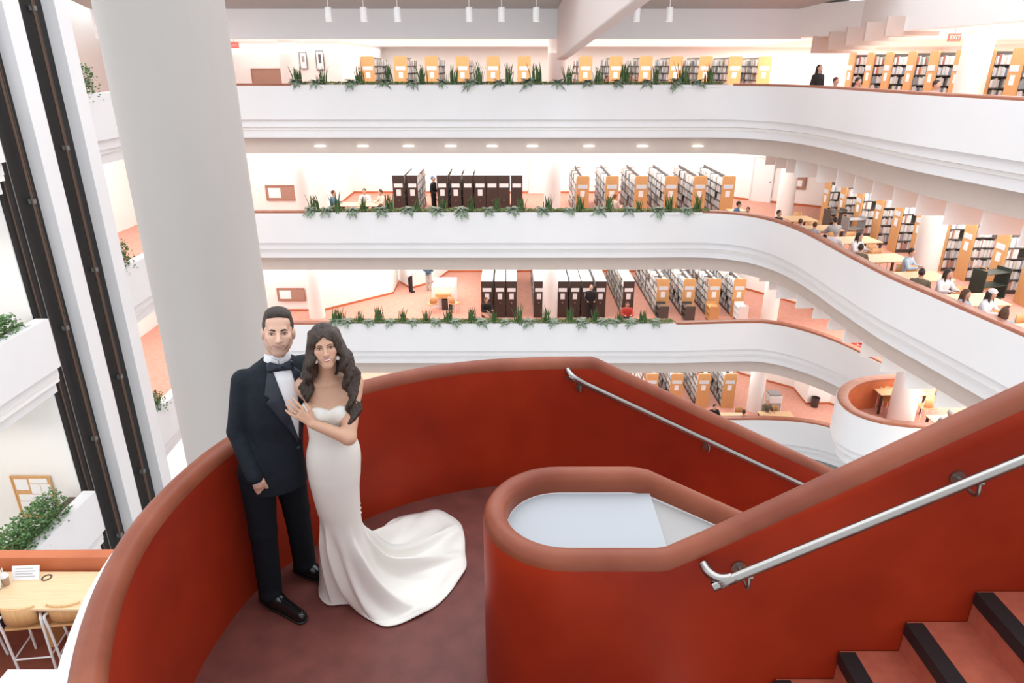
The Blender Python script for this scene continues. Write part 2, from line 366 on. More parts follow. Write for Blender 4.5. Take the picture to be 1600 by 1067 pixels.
# the big column beside the stair
o = MB().lathe([(.385,-13),(.385,9)], 64, (0,0,0)).build('column', ['concrete'], None, (-2.24,4.84,0), smooth=True)
tag(o, 'huge pale concrete column rising behind the groom', 'column')
# ================================================================ lift tower and left wing
def tower():
    t = tag(empty('lift_tower', (-10.4,14.3,-13)), 'lift tower with white piers and black open shafts at far left', 'lift tower'); L = Vector((-10.4,14.3,-13))
    for y0, y1 in ((15.5,16.02),(17.26,17.76)):
        MB().box(-.30,.0,y0-14.3,y1-14.3,0,24).build('pier', ['white'], t)
    MB().box(-.40,-.30,.1,3.4,0,24).build('shaft_back', ['black'], t)
    for q, wd in ((.1,1.0),(1.72,1.1)):
        for dx, dy, r, m, nm in ((-.28,.38,.010,'cable','cable'),(-.27,.14,.016,'railbrown','guide_rail'),(-.2,.76,.03,'railbrown','guide_rail'),(-.26,.93,.012,'railbrown','guide_rail')):
            MB().cyl(dx, q+dy, 0, 24, r, 6).build(nm, [m], t)
        for z in range(1, 24, 3):
            MB().box(-.29,-.17,q+.74,q+.84,z+.6*q,z+.6*q+.10).build('rail_bracket', ['bracket'], t)
tower()
# left near balconies (planters) in front of the tower, left far ones behind it
for k in (1,2,3):
    p = [(-10.38,y,R[k]) for y in (0,7,14.36)]
    struct(MB().sweep(FPROF, p, closed=True, mats=[0]*10).build('wall_planter_left_'+NAMES[k], ['white'], smooth=35))
    b = MB(); b.box(-10.95,-10.62,0,14.2,R[k]-.3,R[k]-.08); struct(b.build('trim_soil_left_'+NAMES[k], ['soil']))
    b = MB(); b.box(-11.1,-10.95,0,12.9,R[k]-1.05,R[k]+.03); struct(b.build('trim_cap_left_'+NAMES[k], ['capbrown']))
    struct(MB().box(-13.4,-10.5,0,14.36,FL[k]-.5,FL[k],1).build('floor_left_'+NAMES[k], ['carpet','white_in']))
    struct(MB().box(-13.2,-10.75,14.36,14.5,FL[k],FL[k]+4.1).build('wall_left_end_'+NAMES[k], ['white_in']))
    struct(MB().box(-13.5,-13.2,0,14.5,FL[k],FL[k]+4.1).build('wall_left_back_'+NAMES[k], ['white_in']))
    p = [(-11.4,17.9,R[k]),(-10.85,17.92,R[k]),(-10.82,18.3,R[k]),(-10.9,21.5,R[k]),(-11.6,25.5,R[k])]
    struct(MB().sweep(FPROF, p, closed=True, mats=[0]*10).build('wall_planter_mid_'+NAMES[k], ['white'], smooth=35))
    struct(MB().prism([(-10.95,18.2),(-11.5,26),(-11.39,37),(-16,37),(-16,18)], FL[k]-.5, FL[k], 1, top=0).build('floor_mid_'+NAMES[k], ['carpet','white_in']))
    struct(MB().box(-16.2,-16,18,37,FL[k],FL[k]+4.1).build('wall_mid_back_'+NAMES[k], ['white_in']))
# the second floor bay at lower left with its red parapet
struct(MB().box(-9.5,-2.5,2.0,6.45,FL[2]-.5,FL[2],1).add([],[]).build('floor_lower_bay', ['carpet_dark','carpet_dark']))
struct(MB().sweep([(0,-1.05),(0,-.09),(-.03,-.02),(-.1,0),(-.17,-.02),(-.2,-.09),(-.2,-1.9),(0,-1.9)], [(-9.5,6.30,R[2]),(-2.5,6.36,R[2])], closed=True, mats=[0,0,0,0,0,1,1,1]).build('wall_lower_bay', ['orange_wall','white'], smooth=40))
struct(MB().box(-16,24,-6,41,-17.2,-16.9).build('floor_ground', ['grey2']))
# ================================================================ bookcases
BOOKC = [(.82,.81,.78),(.82,.82,.83),(.84,.83,.80),(.78,.78,.80),(.70,.69,.66),(.55,.56,.58),(.86,.84,.80),(.30,.38,.50),(.45,.16,.13),(.20,.21,.23),(.62,.50,.36),(.35,.42,.36),(.72,.76,.82),(.80,.72,.66)]
def books_mesh(L, w, zs, seed, palette=BOOKC, wmin=.03):
    r = random.Random(seed); b = MB(); b.c = []
    for side in (-1, 1):
        for zi, z in enumerate(zs):
            y = .06
            while y < L-.08:
                if r.random() < .05: y += r.uniform(.1, .35); continue
                d = r.uniform(wmin, wmin*2.1); h = r.uniform(.20, .285); dep = r.uniform(.17, .215)
                x0, x1 = side*(w/2-.235), side*(w/2-.235+dep)
                y1 = min(y+d, L-.06)
                b.add([(x0,y,z),(x1,y,z),(x1,y1,z),(x0,y1,z),(x0,y,z+h),(x1,y,z+h),(x1,y1,z+h),(x0,y1,z+h)], [(4,5,6,7),(1,2,6,5),(0,1,5,4)])
                c = r.choice(palette); j = r.uniform(.85, 1.1); c = tuple(min(1, v*j) for v in c)+(1,); b.c += [c]*3
                y = y1+.003
    o = b.build('books', ['book'], fix=True); me = o.data; bpy.data.objects.remove(o); return me
PALE = [(.88,.87,.86),(.86,.86,.87),(.84,.83,.81),(.87,.85,.82),(.80,.81,.83),(.84,.84,.84),(.70,.71,.73),(.80,.76,.72),(.62,.36,.30),(.35,.38,.46)]
_bk = {}
def bookcase(name, loc, rz, L, h, style, label, group, seed, w=.56, notice=True):
    e = tag(empty(name, loc, rz), label, 'bookcase', group); n = 5 if h < 2 else 6
    key = (L, h, style, w)
    zs = [.12+(h-.2)/n*i for i in range(n)]
    if key not in _bk:
        d = {}
        fm = 'shelf_dark'
        b = MB(); b.box(-w/2+.02,w/2-.02,.03,L,0,.1); b.box(-.012,.012,.03,L,.1,h-.04)
        for k in range(int(L/.95)+1):
            y = .04+min(k*.95, L-.06); b.box(-w/2+.03,w/2-.03,y,y+.025,.1,h-.14)
        d['carcass'] = (b, fm)
        d['shelf'] = (MB().box(-w/2+.01,w/2-.01,.04,L,-.028,0), fm)
        if style == 'black':
            d['top'] = (MB().box(-w/2,w/2,.02,L,h-.03,h), 'white_in')
            d['end_panel'] = (MB().box(-w/2,w/2,-.03,.03,.02,h-.005), 'brown')
        else:
            r = .07; pl = [(-w/2,0),(w/2,0),(w/2,h-r)]+[(w/2-r+r*math.cos(a), h-r+r*math.sin(a)+.02) for a in (.2,.8,1.2,1.57)]+[(-w/2+r-r*math.sin(a), h-r+r*math.cos(a)+.02) for a in (0,.4,.8,1.37)]+[(-w/2,h-r)]
            b = MB(); m_ = len(pl); b.add([(x,-.03,z) for x,z in pl]+[(x,.03,z) for x,z in pl], [tuple(range(m_)),tuple(range(m_,2*m_))[::-1]]+[(i,(i+1)%m_,m_+(i+1)%m_,m_+i) for i in range(m_)])
            d['end_panel'] = (b, 'oak')
        d['sign'] = (MB().box(-w*.38,w*.38,-.045,-.03,h*.72,h*.72+.17), 'paper_blue' if style != 'black' else 'paper')
        d['notice'] = (MB().box(-.10,.10,-.038,-.03,h*.72-.36,h*.72-.09), 'paper')
        if style == 'black': d['handle'] = (MB().tube([(0,-.03,h*.42),(0,-.06,h*.42)], .04, 10), 'steel')
        out = {}
        for k, (b, m) in d.items():
            o = b.build(k, [m]); out[k] = o.data; bpy.data.objects.remove(o)
        out['bm'] = [books_mesh(L, w, zs, 11*i+int(L*10), PALE if style in ('pale','pale_oak') else BOOKC, .03 if L < 4 else .04) for i in range(2)]
        _bk[key] = out
    d = _bk[key]
    inst('carcass', d['carcass'], e)
    for z in zs: inst('shelf', d['shelf'], e, (0,0,z))
    if 'top' in d: inst('top', d['top'], e)
    p = inst('end_panel', d['end_panel'], e)
    inst('sign', d['sign'], p)
    if notice: inst('notice', d['notice'], p)
    if 'handle' in d: inst('handle', d['handle'], p)
    bo = inst('books', d['bm'][seed % 2], e); bo['kind'] = 'stuff'
    return e
for i, x in enumerate([-6.86,-5.3,-3.82,-2.36,-.91,.58,3.5,4.94,6.36,7.8,9.2,10.6,12.0]):
    bookcase('bookcase', (x,35,FL[1]), 0, 3.8, 2.1, 'oak', 'oak ended bookcase on the top floor far side, %s from the left' % ORD[i], 'bookcases across the top floor', i, w=.62)
YS = [29.04,27.9,26.97,25.56,24.4,23.2,22.0,20.87,19.57,18.35]
XS = [13.28,13.45,13.68,13.75,13.85,13.98,14.1,14.2,14.34,14.4]
for i, (x, y) in enumerate(zip(XS, YS)):
    bookcase('bookcase', (x,y,FL[2]), -math.pi/2, 5.6, 1.8, 'pale_oak', 'tall oak ended book stack in the second floor right wing, %s from the far end' % ORD[i], 'book stacks in the second floor right wing', i, w=.5)
    bookcase('bookcase', (x+.1,y,FL[1]), -math.pi/2, 5.6, 2.15, 'oak', 'oak ended book stack in the top floor right wing, %s from the far end' % ORD[i], 'book stacks in the top floor right wing', i, w=.5)
bookcase('bookcase', (14.5,17.0,FL[1]), -math.pi/2, 5.6, 2.15, 'oak', 'oak ended book stack at the right edge of the top floor', 'book stacks in the top floor right wing', 3, w=.5)
for i, x in enumerate([3.07,4.34,5.61,6.91,8.15,9.39]):
    bookcase('bookcase', (x,30,FL[2]), 0, 4.2, 1.85, 'pale_oak', 'oak ended bookcase on the second floor far side, %s from the middle column' % ORD[i], 'oak bookcases on the second floor far side', i)
for i, x in enumerate([6.95,8.15,9.3,10.45]):
    bookcase('bookcase', (x,30.0,FL[3]), 0, 6.0, 1.8, 'pale_oak', 'oak ended bookcase on the third floor with white books, %s from the left' % ORD[i], 'oak bookcases on the third floor', i)
for i, x in enumerate([6.7,7.9,9.2,10.45]):
    bookcase('bookcase', (x,29.6,FL[4]), 0, 6.0, 1.8, 'pale_oak', 'oak ended bookcase on the lowest floor above the sloping wall, %s from the left' % ORD[i], 'bookcases on the lowest floor', i, w=.6)
for i, (x, w_) in enumerate([(-5.23,.5),(-4.6,.46),(-3.29,.46),(-2.7,.46),(-2.15,.42),(-1.65,.5),(-1.13,.5),(-.62,.53),(-.04,.5)]):
    bookcase('mobile_shelving', (x+w_/2,30.3,FL[2]), 0, 3.2, 1.86, 'black', 'dark brown mobile shelving unit on the second floor, %s from the left' % ORD[i], 'dark shelving on the second floor', i, w=w_, notice=i not in (4,6,7,8))
for i, (x, w_) in enumerate([(-1.41,.53),(-.79,.48),(-.26,.48),(1.0,.48),(2.07,.5),(2.65,.48),(3.19,.48),(3.81,.5),(5.09,.5)]):
    bookcase('mobile_shelving', (x+w_/2,29.85,FL[3]), 0, 6.0, 1.75, 'black', 'dark brown mobile shelving unit on the third floor, %s from the left' % ORD[i], 'dark shelving on the third floor', i, w=w_)
# ================================================================ planter plants
def rosette(seed, n=64, size=.27):
    r = random.Random(seed); b = MB()
    for k in range(n):
        a = r.uniform(0, 6.283); el = r.uniform(-.5, 1.2); L = size*r.uniform(.7, 1.15); wd = .042
        dx, dy = math.cos(a), math.sin(a); px, py = -dy, dx
        pts = []
        for t in (0, .35, .7, 1):
            rr = L*t*math.cos(el*(1-.5*t)); zz = L*t*math.sin(el)-.16*t*t*L/size*.9
            ww = wd*math.sin(math.pi*min(1, .12+t*.88))*1.3
            pts.append((dx*rr-px*ww, dy*rr-py*ww, zz)); pts.append((dx*rr, dy*rr, zz+.012)); pts.append((dx*rr+px*ww, dy*rr+py*ww, zz))
        b.add(pts, [(i*3+j, i*3+j+1, i*3+j+4, i*3+j+3) for i in range(3) for j in range(2)])
    o = b.build('r', ['leaf_pale'], fix=False); me = o.data; bpy.data.objects.remove(o); return me
def spiky(seed, n=26, size=.66):
    r = random.Random(seed); b = MB()
    for k in range(n):
        a = r.uniform(0, 6.283); bx, by = r.gauss(0,.085), r.gauss(0,.06); L = size*r.uniform(.55, 1.1); lean = r.uniform(.03, .3)
        th = r.uniform(0, 3.14); px, py = math.cos(th)*.022, math.sin(th)*.022; pts = []
        for t in (0, .5, .85, 1):
            q = lean*L*t*t; ww = (1, 1.05, .6, .05)[(0, .5, .85, 1).index(t)]
            x, y, z = bx+math.cos(a)*q, by+math.sin(a)*q, L*t
            pts += [(x-px*ww,y-py*ww,z),(x+py*.3,y-px*.3,z),(x+px*ww,y+py*ww,z)]
        b.add(pts, [(i*3+j, i*3+j+1, i*3+j+4, i*3+j+3) for i in range(3) for j in range(2)])
    o = b.build('s', ['leaf'], fix=False); me = o.data; bpy.data.objects.remove(o); return me
RM = [rosette(s) for s in (1,2,3,4)]; SM = [spiky(s) for s in (1,2,3,4)]
ROS = {1:[-8.28,-7.03,-5.78,-4.6,-3.58,-2.52,-1.5,-.46,.58,1.66,2.72,3.79,4.85,5.86,6.7],
 2:[-7.75,-7.08,-6.12,-5.0,-4.0,-2.93,-1.96,-.89,.04,1.15,2.2,3.34,4.5,5.63,6.7],
 3:[-7.3,-6.75,-5.85,-4.98,-4.07,-3.12,-2.29,-1.26,-.28,.67,1.71,2.82,3.71,4.21,4.87,5.87]}
SPK = {1:[-7.7,-6.8,-5.47,-4.46,-3.24,-2.1,-1.23,-.1,.88,2.03,3.09,4.1,5.13,6.13,7.07],
 2:[-7.6,-6.75,-5.71,-4.71,-3.63,-2.67,-1.56,-.59,.33,1.41,2.59,3.76,4.89,6.03,7.1],
 3:[-7.2,-6.95,-6.24,-5.43,-4.46,-3.52,-2.57,-1.62,-.75,.28,1.38,2.37,3.4,4.41,5.37]}
for k in (1,2,3):
    ROS[k] = [max(x, {1:-7.75,2:-7.75,3:-7.25}[k]) for x in ROS[k]]
    for i, x in enumerate(ROS[k]):
        o = inst('rosette_plant', RM[i % 4], None, (x, 26.17, R[k]+.10), rnd.uniform(0,6)); s = rnd.uniform(.95,1.25); o.scale = (s,s,s)
        tag(o, 'pale variegated rosette plant in the %s balcony planter, %s from the left' % (NAMES[k], ORD[i]), 'plant', 'rosette plants in the balcony planters')
    for i, x in enumerate(SPK[k]):
        o = inst('spiky_plant', SM[i % 4], None, (x, 26.30, R[k]-.02), rnd.uniform(0,6)); s = rnd.uniform(.8,1.15)*(1.12 if k == 1 else 1); o.scale = (s,s,s)
        tag(o, 'dark green spiky upright plant in the %s balcony planter, %s from the left' % (NAMES[k], ORD[i]), 'plant', 'spiky plants in the balcony planters')
# low ground cover between the plants
def cover(seed, x0, x1, n):
    r = random.Random(seed); b = MB()
    for i in range(n):
        x = r.uniform(x0,x1); y = r.uniform(.08,.48); a = r.uniform(0,6.28); L = r.uniform(.05,.13); dx, dy = math.cos(a)*L, math.sin(a)*L; z = r.uniform(0,.05)
        b.add([(x,y,z-.03),(x+dx*.5-dy*.3,y+dy*.5+dx*.3,z+.06),(x+dx,y+dy,z+.02),(x+dx*.5+dy*.3,y+dy*.5-dx*.3,z+.05)], [(0,1,2,3)])
    return b.build('ground_cover', ['moss'], None, fix=False)
for k in (1,2,3):
    o = cover(k, -7.8 if k < 3 else -7.3, 7.6 if k < 3 else 6.6, 2600); o.location = (0,26.06,R[k]+.03)
    tag(o, 'low green ground cover filling the %s balcony planter' % NAMES[k], 'ground cover', None, 'stuff')
# bushy plants on the left planters
def bush(seed, L, wd, h, n, droop=.25):
    r = random.Random(seed); b = MB()
    for i in range(n):
        x = max(-.3, min(.30, r.gauss(0, wd*.30))); y = r.uniform(0, L); z = h*r.random()**.8*(1-min(1,abs(x)/wd)*.5)-(droop*r.random() if x > .12 else 0)
        a = r.uniform(0,6.28); t = r.uniform(-.4,.9); l = r.uniform(.05,.10); u = Vector((math.cos(a)*math.cos(t), math.sin(a)*math.cos(t), math.sin(t)))*l; v = u.cross(Vector((r.uniform(-1,1),r.uniform(-1,1),1))).normalized()*l*.36
        p = Vector((x,y,z)); b.add([p, p+u*.5+v, p+u, p+u*.5-v], [(0,1,2,3)])
    st = MB()
    for i in range(int(L*5)): 
        y = r.uniform(0,L); st.tube([(0,y,-.1),(r.gauss(0,.08),y+r.gauss(0,.05),h*.6)], .006, 5)
    return b, st
for (x, y, z, L, wd, h, n, lab) in ((-10.78,12.0,R[2]-.05,1.85,.5,.38,1500,'bushy green plant trailing along the upper left white planter'),
                              (-10.72,11.4,R[3]-.05,2.1,.62,.75,2600,'large leafy green bush in the lower left white planter'),
                              (-11.1,18.15,R[1]-.05,1.1,.45,.75,900,'leafy green plant beside the huge column at top left'),
                              (-11.1,18.15,R[2]-.05,1.0,.45,.70,900,'leafy green plant beside the huge column at mid height'),
                              (-11.05,18.15,R[3]-.05,1.0,.45,.55,800,'leafy green plant beside the huge column at lowest planter')):
    bb, st = bush(int(n), L, wd, h, n)
    e = tag(empty('planter_shrub', (x,y,z)), lab, 'plant'); f = bb.build('foliage', ['leaf_bush'], e, fix=False); st.build('stem', ['soil'], e)
# ================================================================ tables, chairs, carts
def table(loc, rz, lx, ly, label, h=.74, group='reading tables', legm='brown'):
    e = tag(empty('reading_table', loc, rz), label, 'table', group)
    MB().box(-lx/2,lx/2,-ly/2,ly/2,h-.035,h).build('table_top', ['oak_light'], e, bevel=.01)
    lg = MB().box(-.03,.03,-.03,.03,0,h-.035).build('leg', [legm], e, (lx/2-.06,ly/2-.06,0))
    for sx, sy in ((-1,1),(1,-1),(-1,-1)): inst('leg', lg.data, e, (sx*(lx/2-.06), sy*(ly/2-.06), 0))
    return e
_ch = {}
def chair(loc, rz, label, m='oak', group='wooden reading chairs'):
    e = tag(empty('reading_chair', loc, rz), label, 'chair', group)   # faces +y, back at -y
    if not _ch:
        b = MB(); n = 8
        vs = []
        for i in range(n+1):
            a = (i/n-.5)*1.5; vs += [(.27*math.sin(a)*1.0, -.24+.10*(1-math.cos(a))*2, z) for z in (.50,.66,.80)]
        b.add(vs, [(i*3+j, (i+1)*3+j, (i+1)*3+j+1, i*3+j+1) for i in range(n) for j in range(2)])
        o = b.build('backrest', [m], smooth=True); md = o.modifiers.new('t','SOLIDIFY'); md.thickness = .02; 
        dg = bpy.context.evaluated_depsgraph_get(); me = bpy.data.meshes.new_from_object(o.evaluated_get(dg)); bpy.data.objects.remove(o); _ch['backrest'] = me
        o = MB().prism([(-.21,-.2),(.21,-.2),(.23,.2),(.15,.24),(-.15,.24),(-.23,.2)], .43, .46).build('seat', [m]); _ch['seat'] = o.data; bpy.data.objects.remove(o)
        o = MB().tube([(0,0,0),(0,0,.44)], .014, 8).build('leg', ['plasticwhite'], smooth=40); _ch['leg'] = o.data; bpy.data.objects.remove(o)
        o = MB().tube([(0,0,0),(0,-.03,.30)], .014, 8).build('post', ['plasticwhite'], smooth=40); _ch['post'] = o.data; bpy.data.objects.remove(o)
    inst('backrest', _ch['backrest'], e); inst('seat', _ch['seat'], e)
    for sx, sy in ((-.19,-.18),(.19,-.18),(-.19,.18),(.19,.18)): inst('leg', _ch['leg'], e, (sx,sy,0))
    for sx in (-.19,.19): inst('back_post', _ch['post'], e, (sx,-.18,.44))
    return e
def cart(loc, rz, m, label, n=3, h=.95, books=True, wd=.45, L=.75):
    e = tag(empty('book_cart', loc, rz), label, 'book cart', 'book carts')
    for y in (-L/2, L/2-.03): MB().box(-wd/2,wd/2,y,y+.03,.12,h).build('side_panel', [m], e, bevel=.015)
    for i in range(n): MB().box(-wd/2+.01,wd/2-.01,-L/2+.03,L/2-.03,.15+i*(h-.25)/(n-1)-.02,.15+i*(h-.25)/(n-1)).build('shelf', [m], e)
    for sx in (-1,1):
        for sy in (-1,1): MB().tube([(sx*(wd/2-.05)-.015,sy*(L/2-.06),.05),(sx*(wd/2-.05)+.015,sy*(L/2-.06),.05)], .05, 10).build('caster', ['plasticwhite'], e)
    MB().tube(crv([(-wd/2+.06,-L/2+.01,h),(-wd/2+.07,-L/2+.01,h+.07),(wd/2-.07,-L/2+.01,h+.07),(wd/2-.06,-L/2+.01,h)],3), .012, 6).build('handle', ['oak' if m != 'plasticwhite' else m], e)
    return e
hp = math.pi/2
cart((13.05,27.5,FL[2]), -1.35, 'shelf_dark', 'brown book cart in front of the oak ended stacks')
cart((13.1,26.0,FL[2]), -1.35, 'grey', 'grey open book cart beside the brown cart')
cart((13.55,18.6,FL[2]), -1.25, 'darkgreen', 'dark green book cart nearest the right edge', h=1.0, L=.95)
for i, (x, m, lb) in enumerate(((6.85,'shelf_dark','brown book cart with red and white papers, third floor'),(8.05,'shelf_dark','dark book cart parked at the second oak bookcase end, third floor'),(9.15,'oak','golden wooden book cart with three shelves, third floor'),(10.45,'plasticwhite','white metal book cart at the last oak bookcase, third floor'))):
    cart((x,29.45,FL[3]), 0, m, lb, h=.8)
TB = [(11.25,26.6),(11.3,24.9),(11.8,23.1),(11.55,20.7),(11.6,18.7),(11.75,16.6),(11.9,14.4)]
for i, (x, y) in enumerate(TB):
    table((x,y,FL[2]), .12, 1.5 if i else 1.1, .95, 'pale wooden reading table in the second floor right wing, %s from the far end' % ORD[i])
    chair((x+.1,y-.72,FL[2]), .1, 'oak chair on the near side of the %s right wing reading table' % ORD[i])
    chair((x+.3,y+.72,FL[2]), math.pi+.1, 'oak chair on the far side of the %s right wing reading table' % ORD[i])
table((13.0,20.72,FL[3]), 0, 1.55, .86, 'large pale table behind the column in the round bay')
for i, (x, y, a, lb) in enumerate(((12.62,20.62,math.pi,'oak chair against the orange bay wall behind the table'),(14.15,20.6,hp,'oak chair at the right end of the bay table'),(13.6,20.05,0,'oak chair at the near side of the bay table'))):
    chair((x,y,FL[3]), a, lb)
table((13.3,18.6,FL[3]), 0, .8, .6, 'small pale table beside the bay column, third floor')
table((14.2,23.2,FL[3]), .5, 1.2, .8, 'pale table behind the third floor rim at the right')
table((12.0,27.4,FL[4]), 0, 1.5, .85, 'pale table beside the lowest floor column')
table((9.9,27.3,FL[4]), 0, 1.2, .8, 'pale table left of the lowest floor column')
chair((10.5,27.9,FL[4]), math.pi, 'oak chair at the left table on the lowest floor'); chair((12.2,28.1,FL[4]), math.pi, 'oak chair behind the right table on the lowest floor')
table((-6.7,29.6,FL[2]), 0, 1.9, .9, 'long table with readers on the second floor at left', legm='oak')
table((9.3,28.3,FL[2]), 0, .7, .5, 'small table at the end of the second floor oak bookcases', legm='oak')
# desk group on the third floor far side
e = tag(empty('service_desk', (-3.3,31.2,FL[3])), 'white service desk with oak shelf on the third floor', 'desk')
MB().box(-.55,.55,0,1.6,0,1.05).build('body', ['white_in'], e); MB().box(-.35,.35,-.25,0,.55,.75).build('oak_shelf', ['oak'], e); MB().box(-.05,.45,-.3,0,0,.5).build('kneehole', ['brown'], e)
chair((-3.75,30.55,FL[3]), .4, 'white framed chair left of the third floor service desk'); chair((-2.75,30.6,FL[3]), -.5, 'white framed chair right of the third floor service desk')
# ================================================================ notice boards, pictures, doors, lamps, signs
def board(loc, w_, h_, label, m='corkbrown', frame='capbrown', papers=((-.28,.0,.3,.32),), ry=0, cat='notice board', pm='paper'):
    e = tag(empty('notice_board', loc, ry), label, cat)
    MB().box(-w_/2,w_/2,-.02,0,-h_/2,h_/2).build('panel', [m], e)
    b = MB(); t = .03
    for x0,x1,z0,z1 in ((-w_/2-t,w_/2+t,h_/2,h_/2+t),(-w_/2-t,w_/2+t,-h_/2-t,-h_/2),(-w_/2-t,-w_/2,-h_/2,h_/2),(w_/2,w_/2+t,-h_/2,h_/2)): b.box(x0,x1,-.035,0,z0,z1)
    b.build('frame', [frame], e)
    for i, (x,z,pw,ph) in enumerate(papers):
        p = MB().box((x-pw/2)*w_,(x+pw/2)*w_,-.028,-.02,(z-ph/2)*h_,(z+ph/2)*h_).build('paper', [pm], e)
    return e
board((-10.45,31.17,FL[2]+.95), 1.3, .62, 'brown notice board with white sheet, second floor left wall', papers=((-.22,0,.42,.7),))
board((-10.4,30.66,FL[3]+.85), 1.25, .58, 'brown notice board with white sheet, third floor left wall', papers=((-.22,0,.42,.7),))
board((-10.3,30.97,FL[1]+1.25), 1.35, .65, 'brown framed panel beside the column, top floor left wall', papers=())
board((-8.75,30.96,3.1), .26, .6, 'left small framed picture on the top floor wall', m='paper', frame='print', papers=((0,.1,.4,.4),), cat='picture', pm='grey')
board((-8.05,30.96,3.1), .28, .7, 'right small framed picture on the top floor wall', m='paper', frame='print', papers=((0,.1,.4,.5),), cat='picture', pm='print')
board((13.55,33.35,FL[2]+1.3), 1.1, .95, 'brown notice board beside the column on the angled wall', papers=((-.15,.15,.3,.5),(.25,-.25,.25,.3)), ry=-.62)
def door(n, x, y, z, rz=0, w_=.95, h_=2.1):
    b = MB(); b.box(-w_/2,w_/2,-.03,.0,0,h_,0); o = struct(b.build('door_%d' % n, ['plasticwhite'], None, (x,y,z))); o.rotation_euler = (0,0,rz)
    f = MB(); f.box(-w_/2-.06,-w_/2,-.05,0,0,h_+.06); f.box(w_/2,w_/2+.06,-.05,0,0,h_+.06); f.box(-w_/2,w_/2,-.05,0,h_,h_+.06); f.build('door_frame', ['grey3'], o)
    MB().tube([(w_/2-.08,-.03,1.0),(w_/2-.08,-.08,1.0)], .03, 8).build('door_handle', ['steel'], o)
mat('grey3', (.7,.7,.7), .5)
door(1, 1.4, 36.58, FL[2]); door(2, 12.35, 34.2, FL[2], -.615); door(3, -.9, 36.58, FL[2])
for i, x in enumerate([-7.23,-5.62,-3.9,-2.31,-.75,.77,2.9,4.92,7.0]):  # emissive ovals stand in for pools of downlight on the bulkhead
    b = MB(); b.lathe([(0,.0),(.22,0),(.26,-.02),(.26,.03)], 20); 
    o = b.build('glow_oval', ['glow'], None, (x,26.62,.09)); o.scale = (1,1,.35); o.rotation_euler = (hp,0,0); o.scale = (.85,.10,1)
    tag(o, 'glowing oval for a pool of light under the top balcony edge, %s from the left' % ORD[i], 'light', 'glowing ovals for pools of light under the top balcony')
for i, x in enumerate([-5.83,-4.71,-3.64,-1.36,-.33,.77,3.96,5.0]):
    e = tag(empty('pendant_lamp', (x,24,4.2)), 'white cylinder pendant lamp over the atrium, %s from the left' % ORD[i], 'lamp', 'pendant lamps')
    MB().lathe([(0,.42),(.10,.42),(.115,.38),(.115,.02),(.10,0),(.10,.04)], 18).build('shade', ['lampwhite'], e, smooth=40)
    MB().lathe([(0,.03),(.10,.03)], 18).build('bulb', ['glow'], e); MB().cyl(0,0,.42,1.25,.012,6).build('stem', ['lampwhite'], e)
def exit_sign(x, y, z, label):
    e = tag(empty('exit_sign', (x,y,z)), label, 'sign'); MB().box(-.16,.16,-.04,.04,-.1,.1).build('case', ['exit'], e)
    MB().cyl(0,0,.1,.3,.012,6).build('hanger', ['plasticwhite'], e)
    cu = bpy.data.curves.new('lettering','FONT'); cu.body = 'EXIT'; cu.size = .14; cu.align_x = 'CENTER'; cu.align_y = 'CENTER'; cu.extrude = .002
    o = bpy.data.objects.new('lettering', cu); COL.objects.link(o); o.parent = e; o.location = (0,-.043,0); o.rotation_euler = (hp,0,0); cu.materials.append(MATS['paper'])
    dg = bpy.context.evaluated_depsgraph_get(); me = bpy.data.meshes.new_from_object(o.evaluated_get(dg)); bpy.data.objects.remove(o); o = inst('lettering', me, e, (0,-.043,0)); o.rotation_euler = (hp,0,0)
exit_sign(12.2,20.6,3.62,'red exit sign hanging from the ceiling at top right'); exit_sign(-10.3,27.6,3.6,'red exit sign hanging at the top left ceiling')
# lowest floor: copier, bin, paper
e = tag(empty('photocopier', (12.5,29.2,FL[4])), 'grey photocopier beside the lowest floor column', 'photocopier')
MB().box(-.3,.3,-.3,.3,0,.95).build('body', ['plasticwhite'], e, bevel=.03); MB().box(-.3,.25,-.28,.28,.95,1.02).build('lid', ['grey'], e); MB().box(-.25,.25,-.31,-.3,.15,.6).build('paper_tray', ['grey'], e)
b = MB(); b.lathe([(0,0),(.16,0),(.2,.5),(.185,.5),(.15,.03),(0,.03)], 14); o = b.build('waste_bin', ['brown'], None, (14.75,29.7,FL[4])); tag(o, 'dark waste bin against the lowest floor wall', 'waste bin')
# ================================================================ sculpting with distance fields (one closed surface per part)
def _fr(fr, P):
    if fr is None: return P
    Rm, o = fr; return (P - o) @ Rm          # Rm columns = local axes in parent space
def sd_cap(P, a, b, ra, rb, sq):
    a = np.array(a, np.float32); b = np.array(b, np.float32); ab = b-a; d = P-a
    t = np.clip((d@ab)/max(1e-9, float(ab@ab)), 0, 1)
    q = d - t[..., None]*ab
    if sq is not None: q = q/np.array(sq, np.float32)
    return np.sqrt((q*q).sum(-1)) - (ra+(rb-ra)*t)
def sd_ell(P, c, r):
    r = np.array(r, np.float32); q = (P-np.array(c, np.float32)); k0 = np.sqrt(((q/r)**2).sum(-1)); k1 = np.sqrt(((q/(r*r))**2).sum(-1))
    return k0*(k0-1)/np.maximum(k1, 1e-6)
def sd_loft(P, keys):
    z = P[..., 2]; K = np.array(keys, np.float32); zs = K[:, 0]
    cx, cy, rx, ry = [np.interp(z, zs, K[:, i]) for i in (1,2,3,4)]
    d = (np.sqrt(((P[..., 0]-cx)/rx)**2+((P[..., 1]-cy)/ry)**2)-1)*np.minimum(rx, ry)
    return np.maximum(d, np.maximum(zs[0]-z, z-zs[-1]))
